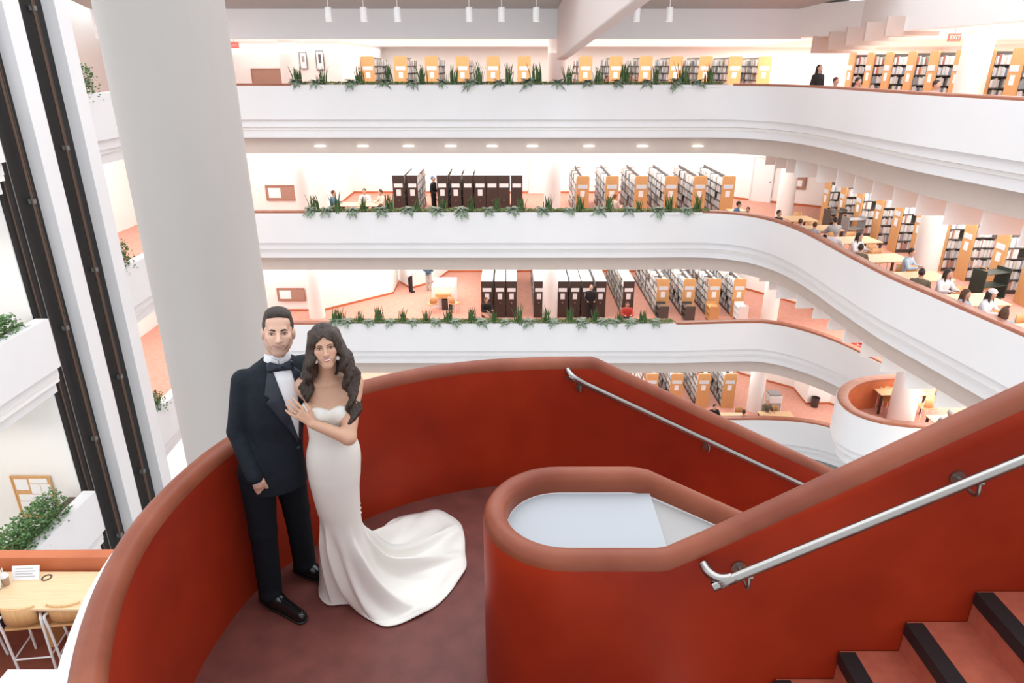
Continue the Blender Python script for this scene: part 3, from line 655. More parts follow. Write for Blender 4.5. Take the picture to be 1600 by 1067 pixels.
def _dense(keys):
    K = np.array(keys, float); out = []
    for i in range(len(K)-1):
        a, b, c, d = K[max(i-1,0)], K[i], K[i+1], K[min(i+2,len(K)-1)]
        for k in range(5):
            t = k/5; v = .5*((2*b)+(c-a)*t+(2*a-5*b+4*c-d)*t*t+(3*b-a-3*c+d)*t**3); v[0] = b[0]+(c[0]-b[0])*t; out.append(tuple(v))
    out.append(tuple(K[-1])); return out
class SDF:
    def __init__(s): s.p = []
    def cap(s, a, b, ra, rb=None, k=.02, op='u', fr=None, sq=None):
        rb = ra if rb is None else rb; m = max(ra, rb)*(max(sq) if sq else 1)
        lo = np.minimum(a, b)-m; hi = np.maximum(a, b)+m
        s.p.append((lambda P: sd_cap(P, a, b, ra, rb, sq), lo, hi, k, op, fr)); return s
    def ell(s, c, r, k=.02, op='u', fr=None):
        s.p.append((lambda P: sd_ell(P, c, r), np.array(c)-r, np.array(c)+r, k, op, fr)); return s
    def loft(s, keys, k=.02, op='u', fr=None):
        keys = crv([tuple(k_) for k_ in [tuple(map(float, kk)) for kk in keys]], 5) if len(keys[0]) == 3 else _dense(keys)
        K = np.array(keys); lo = np.array([(K[:,1]-K[:,3]).min(), (K[:,2]-K[:,4]).min(), K[:,0].min()]); hi = np.array([(K[:,1]+K[:,3]).max(), (K[:,2]+K[:,4]).max(), K[:,0].max()])
        s.p.append((lambda P: sd_loft(P, keys), lo, hi, k, op, fr)); return s
    def fn(s, f, lo, hi, k=0, op='u', fr=None): s.p.append((f, np.array(lo, float), np.array(hi, float), k, op, fr)); return s
    @staticmethod
    def mix(D, d, k, op):
        if op == 'u':
            if k <= 0: return np.minimum(D, d)
            h = np.maximum(k-np.abs(D-d), 0)/k; return np.minimum(D, d)-h*h*k*.25
        if op == 's':
            h = np.maximum(k-np.abs(D+d), 0)/max(k, 1e-6); return np.maximum(D, -d)+h*h*k*.25
        h = np.maximum(k-np.abs(D-d), 0)/max(k, 1e-6); return np.maximum(D, d)+h*h*k*.25
    def ev(s, P):
        D = np.full(P.shape[:-1], 9., np.float32)
        for f, lo, hi, k, op, fr in s.p: D = s.mix(D, f(_fr(fr, P)), k, op)
        return D
    def grid(s, xs, ys, zs):
        D = np.full((len(xs), len(ys), len(zs)), 9., np.float32)
        for f, lo, hi, k, op, fr in s.p:
            if fr is not None:
                c = np.array([[(lo, hi)[i][0], (lo, hi)[j][1], (lo, hi)[l][2]] for i in (0,1) for j in (0,1) for l in (0,1)]); c = c@fr[0].T+fr[1]; lo, hi = c.min(0), c.max(0)
            m = max(.03, k*1.2); sl = []
            for a, l, h in zip((xs, ys, zs), lo, hi):
                sl.append(slice(max(0, np.searchsorted(a, l-m)-1), np.searchsorted(a, h+m)+1))
            if op == 'i': sl = [slice(None)]*3
            X, Y, Z = np.meshgrid(xs[sl[0]], ys[sl[1]], zs[sl[2]], indexing='ij'); P = np.stack([X, Y, Z], -1).astype(np.float32)
            if P.size == 0: continue
            D[sl[0], sl[1], sl[2]] = s.mix(D[sl[0], sl[1], sl[2]], f(_fr(fr, P)), k, op)
        return D
    def bounds(s):
        L, H = [], []
        for f, lo, hi, k, op, fr in s.p:
            if op != 'u': continue
            if fr is not None:
                c = np.array([[(lo, hi)[i][0], (lo, hi)[j][1], (lo, hi)[l][2]] for i in (0,1) for j in (0,1) for l in (0,1)]); c = c@fr[0].T+fr[1]; lo, hi = c.min(0), c.max(0)
            L.append(lo); H.append(hi)
        return np.min(L, 0), np.max(H, 0)
    def mesh(s, name, h, mats, parent=None, color=None, zfine=None, smooth=2, mat_fn=None):
        lo, hi = s.bounds(); lo = lo-.03; hi = hi+.03
        ax = [np.arange(l, u, h) for l, u in zip(lo, hi)]
        if zfine: z0, hf = zfine; ax[2] = np.concatenate([np.arange(lo[2], z0, h*2), np.arange(z0, hi[2], hf)])
        V, F = surface_nets(s.grid(*ax), ax)
        me = bpy.data.meshes.new(name); me.vertices.add(len(V)); me.vertices.foreach_set('co', V.ravel()); n = len(F)
        me.loops.add(n*4); me.polygons.add(n); me.loops.foreach_set('vertex_index', F.ravel().astype(np.int32)); me.polygons.foreach_set('loop_start', np.arange(0, n*4, 4, dtype=np.int32))
        me.update(calc_edges=True)
        for m in (mats if isinstance(mats, (list, tuple)) else [mats]): me.materials.append(MATS[m])
        if color is not None:
            a = me.color_attributes.new('Col', 'FLOAT_COLOR', 'POINT'); a.data.foreach_set('color', np.concatenate([color(V), np.ones((len(V), 1))], 1).astype(np.float32).ravel())
        if mat_fn is not None: me.polygons.foreach_set('material_index', mat_fn(V[F].mean(1)).astype(np.int32))
        me.polygons.foreach_set('use_smooth', [True]*n); me.validate()
        o = bpy.data.objects.new(name, me); COL.objects.link(o)
        if parent is not None: o.parent = parent
        return o
def surface_nets(D, ax):
    nx, ny, nz = D.shape; ins = D < 0
    c = [ins[i:nx-1+i, j:ny-1+j, k:nz-1+k] for i in (0,1) for j in (0,1) for k in (0,1)]
    cnt = sum(a.astype(np.int8) for a in c); act = (cnt > 0) & (cnt < 8)
    idx = np.full(act.shape, -1, np.int64); I = np.argwhere(act); idx[act] = np.arange(len(I))
    acc = np.zeros((len(I), 3)); wt = np.zeros(len(I))
    offs_ = [(i,j,k) for i in (0,1) for j in (0,1) for k in (0,1)]
    def corner(o): return D[I[:,0]+o[0], I[:,1]+o[1], I[:,2]+o[2]], np.stack([ax[a][I[:,a]+o[a]] for a in range(3)], 1)
    C = {o: corner(o) for o in offs_}
    for a in offs_:
        for d in range(3):
            if a[d] == 0:
                b = tuple(a[i]+(1 if i == d else 0) for i in range(3)); va, pa = C[a]; vb, pb = C[b]; m = (va < 0) != (vb < 0)
                t = np.where(m, va/np.where(m, va-vb, 1), 0); p = pa+(pb-pa)*t[:, None]; acc[m] += p[m]; wt[m] += 1
    V = acc/wt[:, None]; F = []
    for d in range(3):
        s0 = [slice(None)]*3; s1 = [slice(None)]*3; s0[d] = slice(0, -1); s1[d] = slice(1, None)
        e = ins[tuple(s0)] != ins[tuple(s1)]; E = np.argwhere(e); u, v = [(1,2),(2,0),(0,1)][d]
        ok = (E[:,u] > 0) & (E[:,v] > 0) & (E[:,u] < D.shape[u]-1) & (E[:,v] < D.shape[v]-1); E = E[ok]
        q = []
        for du, dv in ((-1,-1),(0,-1),(0,0),(-1,0)):
            G = E.copy(); G[:,u] += du; G[:,v] += dv; q.append(idx[G[:,0], G[:,1], G[:,2]])
        q = np.stack(q, 1); flip = ~ins[E[:,0], E[:,1], E[:,2]]; q[flip] = q[flip][:, ::-1]; F.append(q)
    F = np.concatenate(F); F = F[(F >= 0).all(1)]
    return V, F
def frame(o, yaw=0, pitch=0, roll=0):
    M = Matrix.Rotation(math.radians(yaw), 3, 'Z') @ Matrix.Rotation(math.radians(pitch), 3, 'X') @ Matrix.Rotation(math.radians(roll), 3, 'Y')
    return (np.array(M, np.float32), np.array(o, np.float32))
def face_to(fr, p): return fr[0] @ np.array(p, np.float32) + fr[1]
def drape(sdf, poly, off, name, m, parent, step=.005, y0=-.45, thick=.004, smooth=True):
    """a cloth panel (lapel, shirt front) laid on the front of a sculpted body, following its surface"""
    xs = [p[0] for p in poly]; zs = [p[1] for p in poly]
    X = np.arange(min(xs)-step, max(xs)+2*step, step); Z = np.arange(min(zs)-step, max(zs)+2*step, step)
    gx, gz = np.meshgrid(X, Z, indexing='ij'); a = np.full(gx.shape, y0); 
    def inside(px, pz):
        r = np.zeros(px.shape, bool); n = len(poly)
        for i in range(n):
            x1, z1 = poly[i]; x2, z2 = poly[(i+1) % n]
            if z1 == z2: continue
            r ^= ((z1 > pz) != (z2 > pz)) & (px < (x2-x1)*(pz-z1)/(z2-z1)+x1)
        return r
    cell = inside((gx[:-1,:-1]+gx[1:,1:])/2, (gz[:-1,:-1]+gz[1:,1:])/2)
    pad = np.pad(cell, 1); n4 = pad[:-1,:-1].astype(int)+pad[1:,:-1]+pad[:-1,1:]+pad[1:,1:]
    for u, v in np.argwhere((n4 > 0) & (n4 < 4)):
        best = None
        for i in range(len(poly)):
            A = np.array(poly[i]); Bq = np.array(poly[(i+1) % len(poly)]); ab = Bq-A; P_ = np.array((gx[u,v], gz[u,v])); t = np.clip((P_-A)@ab/max(1e-12, ab@ab), 0, 1); c_ = A+ab*t; dd = ((P_-c_)**2).sum()
            if best is None or dd < best[0]: best = (dd, c_)
        gx[u,v], gz[u,v] = best[1]
    y = a.copy()
    for it in range(60):
        d = sdf.ev(np.stack([gx, y, gz], -1).astype(np.float32)); y = y+np.clip(d*.7, -.02, .04)
    y = np.minimum(y, .1)-off
    b = MB(); ids = {}
    for i, j in np.argwhere(cell):
        q = []
        for u, v in ((i,j),(i+1,j),(i+1,j+1),(i,j+1)):
            if (u,v) not in ids: ids[(u,v)] = len(b.v); b.v.append((float(gx[u,v]), float(y[u,v]), float(gz[u,v])))
            q.append(ids[(u,v)])
        b.f.append(tuple(q)); b.m.append(0)
    o = b.build(name, [m], parent, smooth=True)
    if thick: md = o.modifiers.new('thickness','SOLIDIFY'); md.thickness = thick; md.offset = 0
    return o
mat('skin', (.7,.45,.33), .5, attr=True)
mat('suit', (.011,.016,.024), .8, col2=(.008,.012,.018), nscale=30, spec=.25, bump=.25, bscale=9)
mat('trouser', (.006,.008,.012), .85, spec=.2, bump=.3, bscale=7, stretch=(1.5,1.5,.6))
mat('satin', (.010,.016,.030), .38)
mat('shirt', (.82,.83,.86), .6)
mat('shoe', (.008,.008,.009), .16)
mat('hair_brown', (.060,.038,.026), .55, bump=.9, bscale=160, col2=(.022,.014,.010), nscale=120, stretch=(1,1,.5))
mat('hair_dark', (.015,.0085,.006), .42, bump=.7, bscale=90, col2=(.055,.031,.020), nscale=55, stretch=(1.6,1.6,.10))
mat('eyewhite', (.75,.73,.70), .25)
mat('iris', (.035,.02,.012), .2)
mat('brow', (.04,.024,.016), .7)
mat('teeth', (.85,.83,.80), .3)
mat('satin_white', (.76,.74,.69), .45, bump=.05, bscale=7, spec=.4)
mat('pearl', (.85,.83,.80), .2)
def head_sdf(S, fr, female=False, s=1.0):
    u = lambda *a: tuple(v*s for v in a)
    jw = .90 if female else 1.0
    S.ell(u(0,.020,.032), u(.074,.094,.086), .02, fr=fr)
    S.ell(u(0,-.022,-.030), u(.060*jw,.066,.080), .03, fr=fr)
    for q in (-1,1):
        S.cap(u(q*.050*jw,.010,-.050), u(q*.016,-.062,-.100), .019*s, .015*s, .025, fr=fr)
        S.ell(u(q*.038,-.058,-.022), u(.026,.022,.022), .022, fr=fr)
        S.ell(u(q*.076,.012,-.008), u(.010,.018,.030), .008, fr=fr)
    S.ell(u(0,-.066,-.099), u(.022*jw,.020,.018), .02, fr=fr)
    S.cap(u(-.030,-.077,.022), u(.030,-.077,.022), .013*s, .013*s, .018, fr=fr)
    S.ell(u(0,-.056,.062), u(.055,.030,.035), .03, fr=fr)
    for q in (-1,1): S.ell(u(q*.031,-.092,.0005), u(.0175,.014,.0074), .008, 's', fr=fr)
    S.cap(u(0,-.084,.012), u(0,-.107 if female else -.111,-.034), .0075*s, (.0105 if female else .0125)*s, .010, fr=fr)
    for q in (-1,1): S.ell(u(q*.0115,-.096,-.037), u(.0085,.009,.0075), .006, fr=fr)
    S.ell(u(0,-.074,-.066), u(.030,.016,.022), .014, fr=fr)
    for q in (-1,1): S.ell(u(q*.036,-.066,-.050), u(.012,.012,.016), .014, fr=fr)
def skin_color(fr, base, lips, stubble=None, blush=.0, s=1.0):
    def f(V):
        q = (V-fr[1]) @ fr[0]/s; c = np.tile(np.array(base), (len(V), 1))
        if stubble is not None:
            st = np.clip((-.036-q[:,2])/.04, 0, 1)*np.clip((.02-q[:,1])/.05, 0, 1)*(q[:,2] > -.135)
            side = np.clip((np.abs(q[:,0])-.050)/.012, 0, 1)*np.clip((.0-q[:,2])/.03, 0, 1)*(q[:,2] > -.11)*(q[:,1] < .02)
            st = np.maximum(st, side*.7)[:, None]*.42; c = c*(1-st)+np.array(stubble)*st
        if blush:
            for e in (-1,1):
                d = np.sqrt((q[:,0]-e*.040)**2+(q[:,2]+.03)**2); b = np.clip(1-d/.028, 0, 1)[:, None]*blush*(q[:,1:2] < -.02); c = c*(1-b)+np.array((.62,.22,.16))*b
        return c
    return f
def face_parts(par, fr, browm, S, s=1.0, female=False):
    """eyes, lids, brows, lips and teeth, set on the sculpted face surface"""
    Rm = Matrix([list(map(float, r)) for r in fr[0]]); T = Matrix.Translation([float(v) for v in fr[1]]) @ Rm.to_4x4()
    def onface(xz, out):
        A = np.array(xz, np.float32)*s; y = np.full(len(A), -.16*s, np.float32)
        for _ in range(45):
            P = np.stack([A[:,0], y, A[:,1]], 1) @ fr[0].T+fr[1]; y = y+S.ev(P.astype(np.float32))*.8
        return [(float(a[0]), float(v-o*s), float(a[1])) for a, v, o in zip(A, y, out)]
    def strip(name, m, up, lo, out, parent=par, thick=.0016):
        n = len(up); b = MB(); pts = []; oo = []
        for a, c in zip(up, lo):
            for t in (0, .5, 1): pts.append((a[0]+(c[0]-a[0])*t, a[1]+(c[1]-a[1])*t)); oo.append(out*(1 if t == .5 else .45))
        vs = onface(pts, oo)
        b.add(vs, [(i*3+j, i*3+j+1, i*3+j+4, i*3+j+3) for i in range(n-1) for j in range(2)])
        o = b.build(name, [m], parent, smooth=True); o.matrix_local = T; md = o.modifiers.new('t','SOLIDIFY'); md.thickness = thick*s; return o
    for q in (-1,1):
        r = .0125*s
        e = MB().lathe([(r*math.sin(a), r*math.cos(a)) for a in [math.pi*k/12 for k in range(13)]], 20).build('eye', ['eyewhite'], par, smooth=True)
        yy = onface([(q*.031, .0005)], [0])[0][1]; e.matrix_local = T @ Matrix.Translation((q*.031*s, yy+r*.80, .0005))
        i = MB().lathe([(r*1.02*math.sin(a), r*1.02*math.cos(a)) for a in [.56*k/5 for k in range(6)]], 18).build('iris', ['iris'], e, smooth=True); i.rotation_euler = (math.pi/2-.12,0,0)
        X = [-.0180,-.013,-.0065,0,.0065,.013,.0180]
        lid = [(q*(.031+x), .0005+.0070*(1-(x/.0183)**2)**.8) for x in X]; th = .0034 if female else .0022
        strip('eyelid', 'lash' if female else 'lid', [(x, z+th*(1.2 if female else 1)) for x, z in lid], [(x, z-.0012) for x, z in lid], .0012)
        strip('lower_lid', 'lid', [(q*(.031+x), .0005-.0054*(1-(x/.0183)**2)**.8) for x in X], [(q*(.031+x), -.0010-.0056*(1-(x/.0183)**2)**.8) for x in X], .0006)
        bz = [(.013,.0165),(.022,.0205),(.031,.0228),(.040,.0218),(.0485,.0160)]; w_ = [.0030,.0034,.0030,.0022,.0008]; k = .9 if female else 1.45
        strip('eyebrow', browm, [(q*x, z+w*k) for (x, z), w in zip(bz, w_)], [(q*x, z-w*k) for (x, z), w in zip(bz, w_)], .0018)
    X = [-.027,-.021,-.014,-.007,0,.007,.014,.021,.027]; hw = .029 if female else .028
    cz = lambda x: -.0655+.0085*(abs(x)/.027)**1.8                       # smiling mouth line
    op = (.0046 if female else .0016)
    f_ = lambda x: max(0., 1-(abs(x)/.0272)**2)
    k = hw/.027
    strip('teeth', 'teeth', [(x*k, cz(x)+op*f_(x)) for x in X], [(x*k, cz(x)-op*f_(x)*1.1) for x in X], .0002, thick=.0008)
    strip('upper_lip', 'lips_f' if female else 'lips_m', [(x*k, cz(x)+op*f_(x)+(.0044 if female else .0034)*f_(x)**.7-(.0012 if abs(x) < .003 else 0)+.0002) for x in X], [(x*k, cz(x)+op*f_(x)*.95) for x in X], .0022)
    strip('lower_lip', 'lips_f' if female else 'lips_m', [(x*k, cz(x)-op*f_(x)) for x in X], [(x*k, cz(x)-op*f_(x)-(.0062 if female else .0046)*f_(x)**.8-.0002) for x in X], .0026)
mat('lips_f', (.50,.15,.14), .35); mat('lips_m', (.40,.14,.11), .45); mat('lash', (.012,.009,.008), .6); mat('lid', (.20,.10,.07), .6)
# ================================================================ the groom
def groom():
    e = tag(empty('person', (-1.328,3.16,.002), math.radians(22)), 'man in dark tuxedo and bow tie standing with hand in pocket', 'person')
    HF = frame((.160,.026,1.662), -3, -14, 5)
    hipR, hipL, knR, knL, anR, anL = (-.050,.05,.90),(.110,.09,.90),(-.066,.0,.50),(.130,.135,.50),(-.080,-.02,.09),(.135,.17,.09)
    shR, elR, wrR = (-.050,.045,1.42),(-.110,.045,1.13),(-.062,-.075,.905)
    shL, elL, wrL = (.285,.085,1.435),(.335,.13,1.17),(.365,.02,1.00)
    B = SDF()
    B.loft([(.85,.02,.06,.12,.08),(1.1,.055,.055,.12,.08),(1.35,.09,.055,.15,.085),(1.46,.105,.065,.08,.06)], .05)
    for a, b, c in ((hipR,knR,anR),(hipL,knL,anL)): B.cap(a,b,.07,.05,.03); B.cap(b,c,.048,.035,.02)
    for a, b, c in ((shR,elR,wrR),(shL,elL,wrL)): B.cap(a,b,.045,.036,.03); B.cap(b,c,.034,.026,.02)
    B.cap((.130,.058,1.45),(.150,.040,1.60),.060,.056,.03)
    head_sdf(B, HF)
    # right hand slipping into the pocket: palm with five fingers
    B.ell((-.047,-.080,.868),(.034,.020,.045),.015)
    for k, (dx, L) in enumerate(((-.020,.060),(-.003,.068),(.014,.062),(.028,.048))):
        B.cap((-.059+dx*.9+.008,-.074,.838),(-.047+dx*.9+.008,-.052,.838-L),.0095,.008,.005)
    B.cap((-.024,-.092,.875),(-.008,-.075,.822),.0115,.009,.008)
    B.ell((.372,-.02,.965),(.022,.04,.035),.015)
    for k in range(4): B.cap((.372,-.05,.985-.017*k),(.36,-.11,.98-.017*k),.009,.008,.004)
    B.cap((.36,-.02,.99),(.345,-.06,1.01),.010,.009,.006)
    base = (.68,.42,.31)
    e.scale = (.985,)*3
    bd = B.mesh('body', .0045, ['skin'], e, skin_color(HF, base, (.50,.20,.16), (.17,.105,.085)), zfine=(1.40,.0035))
    face_parts(e, HF, 'brow', B)
    # hair
    Hr = SDF(); Hr.ell((0,.022,.036),(.0785,.098,.092),.01,fr=HF); Hr.ell((0,-.035,.092),(.060,.052,.034),.03,fr=HF); Hr.ell((0,.03,.098),(.058,.06,.03),.03,fr=HF)
    def keep(P):
        front = -((P[...,1]+.066)*.80+(P[...,2]-.066)*.60); low = -.050-P[...,2]+np.clip(P[...,1]-.03,0,1)*-.3
        ear = .022-np.sqrt((P[...,1]-.012)**2+((P[...,2]+.012)*.75)**2)
        face = -(P[...,1]-np.where(P[...,2] < .03, -.018, -9))
        return np.maximum(np.maximum(front, low), np.maximum(ear, face))
    Hr.fn(keep, (-.2,-.2,-.2), (.2,.2,.2), .008, 'i', fr=HF)
    Hr.mesh('hair', .0045, ['hair_brown'], e)
    # jacket
    J = SDF()
    J.loft([(.755,.034,.05,.176,.130),(.84,.036,.05,.176,.132),(.95,.042,.05,.167,.124),(1.08,.074,.05,.150,.116),(1.20,.092,.045,.166,.128),(1.33,.100,.05,.182,.128),(1.42,.106,.058,.172,.112),(1.475,.122,.062,.118,.088),(1.510,.136,.058,.082,.078)], .03)
    J.cap((shR[0]+.01,shR[1],1.41),elR,.066,.056,.022); J.cap(elR,wrR,.055,.046,.015)
    J.cap((shL[0]-.01,shL[1],1.42),elL,.073,.060,.05); J.cap(elL,wrL,.058,.046,.02)
    J.fn(lambda P: np.maximum((P[...,2]-1.44)*.6-(P[...,1]-.02)*.5, np.sqrt((P[...,0]-.140)**2+(P[...,1]-.050)**2)-.071), (.05,-.04,1.40),(.23,.15,1.56), .01, 's')
    jk = J.mesh('jacket', .006, ['suit'], e)
    vx = lambda z: .118+(.165-.118)*(1.455-z)/.47     # centre line of the front
    # shirt front, lapels, collar, bow tie
    zb = 1.045
    drape(J, [(0.148,1.47),(0.092,1.47),(0.105,1.40),(0.145,1.24),(0.180,zb),(0.195,zb+.02),(0.215,1.2),(0.220,1.36),(0.205,1.46)], .005, 'shirt_front', 'shirt', jk)
    drape(J, [(0.080,1.475),(0.108,1.47),(0.128,1.38),(0.158,1.24),(0.188,1.06),(0.180,1.035),(0.145,1.14),(0.095,1.24),(0.052,1.325),(0.070,1.345),(0.048,1.365),(0.064,1.43)], .011, 'lapel', 'satin', jk)
    drape(J, [(0.212,1.475),(0.198,1.46),(0.212,1.36),(0.208,1.24),(0.190,1.06),(0.200,1.04),(0.230,1.14),(0.258,1.25),(0.275,1.325),(0.262,1.345),(0.278,1.365),(0.245,1.44)], .011, 'lapel', 'satin', jk)
    Cn = SDF(); Cn.cap((.132,.056,1.470),(.143,.048,1.528),.070,.067,.01); Cn.cap((.128,.054,1.42),(.145,.048,1.57),.059,.059,.005,'s')
    col = Cn.mesh('shirt_collar', .0045, ['shirt'], e)
    drape(Cn, [(.138,1.530),(.105,1.545),(.086,1.50),(.115,1.475),(.142,1.50)], .006, 'collar_point', 'shirt', col, step=.004); drape(Cn, [(.146,1.530),(.178,1.545),(.198,1.50),(.170,1.475),(.142,1.50)], .006, 'collar_point', 'shirt', col, step=.004)
    Bt = SDF(); c = np.array((.146,-.036,1.497)); f2 = frame(c, 4, -10, 4)
    for q in (-1,1):
        Bt.cap((q*.012,0,0),(q*.050,.006,.008),.012,.019,.004,fr=f2,sq=(1,.5,1.05)); Bt.cap((q*.012,0,0),(q*.050,.006,-.008),.012,.019,.004,fr=f2,sq=(1,.5,1.05))
    Bt.ell((0,-.006,0),(.012,.011,.013),.003,fr=f2); Bt.mesh('bow_tie', .003, ['satin'], e)
    # buttons, pocket welt, cuff
    for z in (1.03,):
        b = MB().lathe([(0,.006),(.009,.004),(.011,0)], 14).build('button', ['satin'], jk); b.location = (.178,-.079,z); b.rotation_euler = (math.pi/2,0,0)
    K = SDF(); d = (np.array(wrR)-np.array(elR)); d /= np.linalg.norm(d); K.cap(tuple(np.array(wrR)-d*.01), tuple(np.array(wrR)+d*.012), .036,.036,.005); K.mesh('shirt_cuff', .0045, ['shirt'], e)
    # trousers
    T = SDF(); T.ell((.030,.055,.90),(.150,.115,.10),.03)
    for a, b, c in ((hipR,knR,anR),(hipL,knL,anL)):
        T.cap((a[0],a[1],.86),b,.100,.074,.04); T.cap(b,(c[0],c[1],.085),.074,.066,.02)
        T.ell((c[0]+.0,c[1]-.045,.085),(.045,.03,.03),.03)
    T.fn(lambda P: .045-P[...,2]+(P[...,1])*0, (-1,-1,-1),(1,1,2), .0, 'i')
    T.mesh('trousers', .0065, ['trouser'], e)
    # shoes
    for an, to in ((anR,(.065,-.225)),(anL,(.262,.02))):
        a = np.array(an[:2]); t = np.array(to); d = (t-a)/np.linalg.norm(t-a); hl = a-d*.055
        s_ = SDF(); s_.cap((*hl,.045),(*(a+d*.05),.05),.038,.042,.02); s_.cap((*(a+d*.05),.045),(*t,.032),.042,.034,.03,sq=(1,1,.9)); s_.cap((*(a-d*.01),.06),(*(a),.115),.043,.042,.02); s_.cap((*(a-d*.01),.10),(*a,.2),.038,.038,.004,'s')
        s_.fn(lambda P: .008-P[...,2], (-1,-1,-1),(1,1,1), .004, 'i')
        so = s_.mesh('shoe', .0045, ['shoe'], e)
        q = SDF(); q.cap((*hl,.02),(*(a+d*.05),.02),.043,.046,.02); q.cap((*(a+d*.05),.02),(*t,.02),.046,.039,.02); q.fn(lambda P: np.maximum(-P[...,2], P[...,2]-.014), (-1,-1,-1),(1,1,1), .002, 'i'); q.mesh('sole', .0045, ['rubber'], so)
        n = np.array((-d[1], d[0]))
        for k in range(4):
            m = a+d*(.055+.016*k); b = MB().tube(crv([(*(m-n*.02),.088-.009*k),(*m,.096-.009*k),(*(m+n*.02),.088-.009*k)],3), .0025, 6).build('lace', ['rubber'], so)
groom()
# ================================================================ the bride
def bride():
    e = tag(empty('person', (-.95,3.14,.002), math.radians(11)), 'woman in white strapless wedding gown with hand on the groom', 'person')
    HF = frame((.024,-.045,1.618), 4, -13, -3); s = .84
    B = SDF()
    body = [(.50,.0,.03,.085,.085),(.75,-.01,.03,.114,.105),(.90,-.005,.03,.130,.112),(.99,.0,.03,.128,.108),(1.08,.004,.022,.108,.090),(1.17,.012,.018,.118,.090),(1.25,.012,.018,.130,.092),(1.33,.012,.025,.125,.082),(1.385,.012,.03,.105,.065),(1.42,.014,.028,.06,.05)]
    B.loft(body, .03)
    bust = [((.012+q*.058,-.052,1.262),(.056,.052,.054)) for q in (-1,1)]
    for c, r in bust: B.ell(c, r, .025)
    B.cap((-.10,.045,1.38),(.130,.03,1.383),.038,.040,.05)
    B.cap((.012,.030,1.40),(.020,-.018,1.54),.048,.046,.035)
    for q in (-1,1): B.cap((.015+q*.015,-.028,1.402),(.012+q*.12,.0,1.408),.009,.008,.018)   # collar bones
    shL, elL, wrL = (.142,.025,1.376),(.098,-.135,1.150),(-.066,-.135,1.245)
    shR, elR, wrR = (-.115,.065,1.365),(-.13,.22,1.17),(-.26,.28,1.08)
    B.cap(shL, elL, .046,.037,.04); B.cap(elL, wrL, .037,.0245,.018); B.cap(shR, elR, .044,.036,.04); B.cap(elR, wrR, .036,.024,.018)
    B.ell((-.30,.28,1.05),(.035,.02,.035),.012)
    for k in range(4): B.cap((-.32,.28-.004*k,1.06-.015*k),(-.375,.275-.004*k,1.055-.015*k),.0085,.007,.004)
    B.cap((-.30,.27,1.08),(-.34,.26,1.09),.009,.0075,.006)
    W = np.array(wrL); d = np.array((-.70,.10,.70)); d /= np.linalg.norm(d); sd = np.array((.70,.0,.70)); sd /= np.linalg.norm(sd); nn = np.cross(d, sd)
    pt = lambda a, b, c=0: tuple((W+d*a+sd*b+np.array((0,1,0))*c).tolist())
    for o_ in (.020,.004,-.012,-.022): B.cap(pt(.012,o_*.5),pt(.082,o_,.004),.0125,.0105,.010)
    for o_, L, sp in ((.027,.072,.010),(.009,.080,.003),(-.009,.074,-.004),(-.025,.058,-.012)):
        B.cap(pt(.082,o_,.004),pt(.082+L*.55,o_+sp*.6,.006),.0088,.0078,.004); B.cap(pt(.082+L*.55,o_+sp*.6,.006),pt(.082+L,o_+sp,.018),.0078,.0062,.002)
    B.cap(pt(.022,.018,.003),pt(.060,.048,.006),.0120,.0095,.010); B.cap(pt(.060,.048,.006),pt(.092,.054,.012),.0092,.0072,.004)
    head_sdf(B, HF, True, s)
    B.mesh('body', .0045, ['skin'], e, skin_color(HF, (.58,.335,.225), (.52,.16,.15), None, .25, s))
    face_parts(e, HF, 'brow', B, s, True)
    # ring, earrings
    b = MB(); b.lathe([(.0095,-.002),(.011,0),(.0095,.002)], 14); r = b.build('ring', ['steel'], e); r.location = pt(.098,-.010,.004); r.rotation_euler = (0,-.78,0)
    for q in (-1,1):
        p = face_to(HF, (q*.052,-.030,-.060)); b = MB().lathe([(.011*math.sin(a), .013*math.cos(a)) for a in [math.pi*k/8 for k in range(9)]], 12).build('earring', ['pearl'], e, tuple(map(float, p)), smooth=True)
    # hair: crown with centre parting and long waves
    Hr = SDF()
    Hr.ell((0,.012,.034),(.074,.098,.086),.01,fr=HF); Hr.cap((0,.070,.0),(0,.095,-.13),.058,.050,.04,fr=HF)
    def face_hole(P):
        # the open face: narrower towards the parting
        w_ = np.interp(P[...,2], [-.16,-.05,.0,.025,.056], [.072,.050,.048,.040,.004])
        return np.maximum(np.abs(P[...,0])-w_, np.maximum(P[...,1]-np.where(P[...,2] < -.085, .055, .010), P[...,2]-.057))
    Hr.fn(face_hole, (-.2,-.3,-.3),(.2,.06,.12), .006, 's', fr=HF)
    Hr.cap((0,-.082,.085),(0,.02,.124),.003,.003,.008,'s',fr=HF)
    hp_ = lambda x, y, z: tuple(map(float, face_to(HF, (x,y,z))))
    r = random.Random(3)
    def lock(pts, rad, amp, ph, wl=.105):
        P = crv(pts, 7); L = 0; prev = None; out = []
        for i, p in enumerate(P):
            p = Vector(p)
            if prev is not None: L += (p-prev).length
            prev = p.copy(); g = min(1, L/.14)*amp
            out.append(p+Vector((math.sin(L/wl*6.283+ph)*g, math.cos(L/wl*6.283+ph)*g*.7, 0)))
        n = len(out)
        for i in range(n-1):
            t = i/(n-1); rr = rad*(1-.45*max(0, t-.6)/.4); Hr.cap(tuple(out[i]), tuple(out[i+1]), rr, rr, .010)
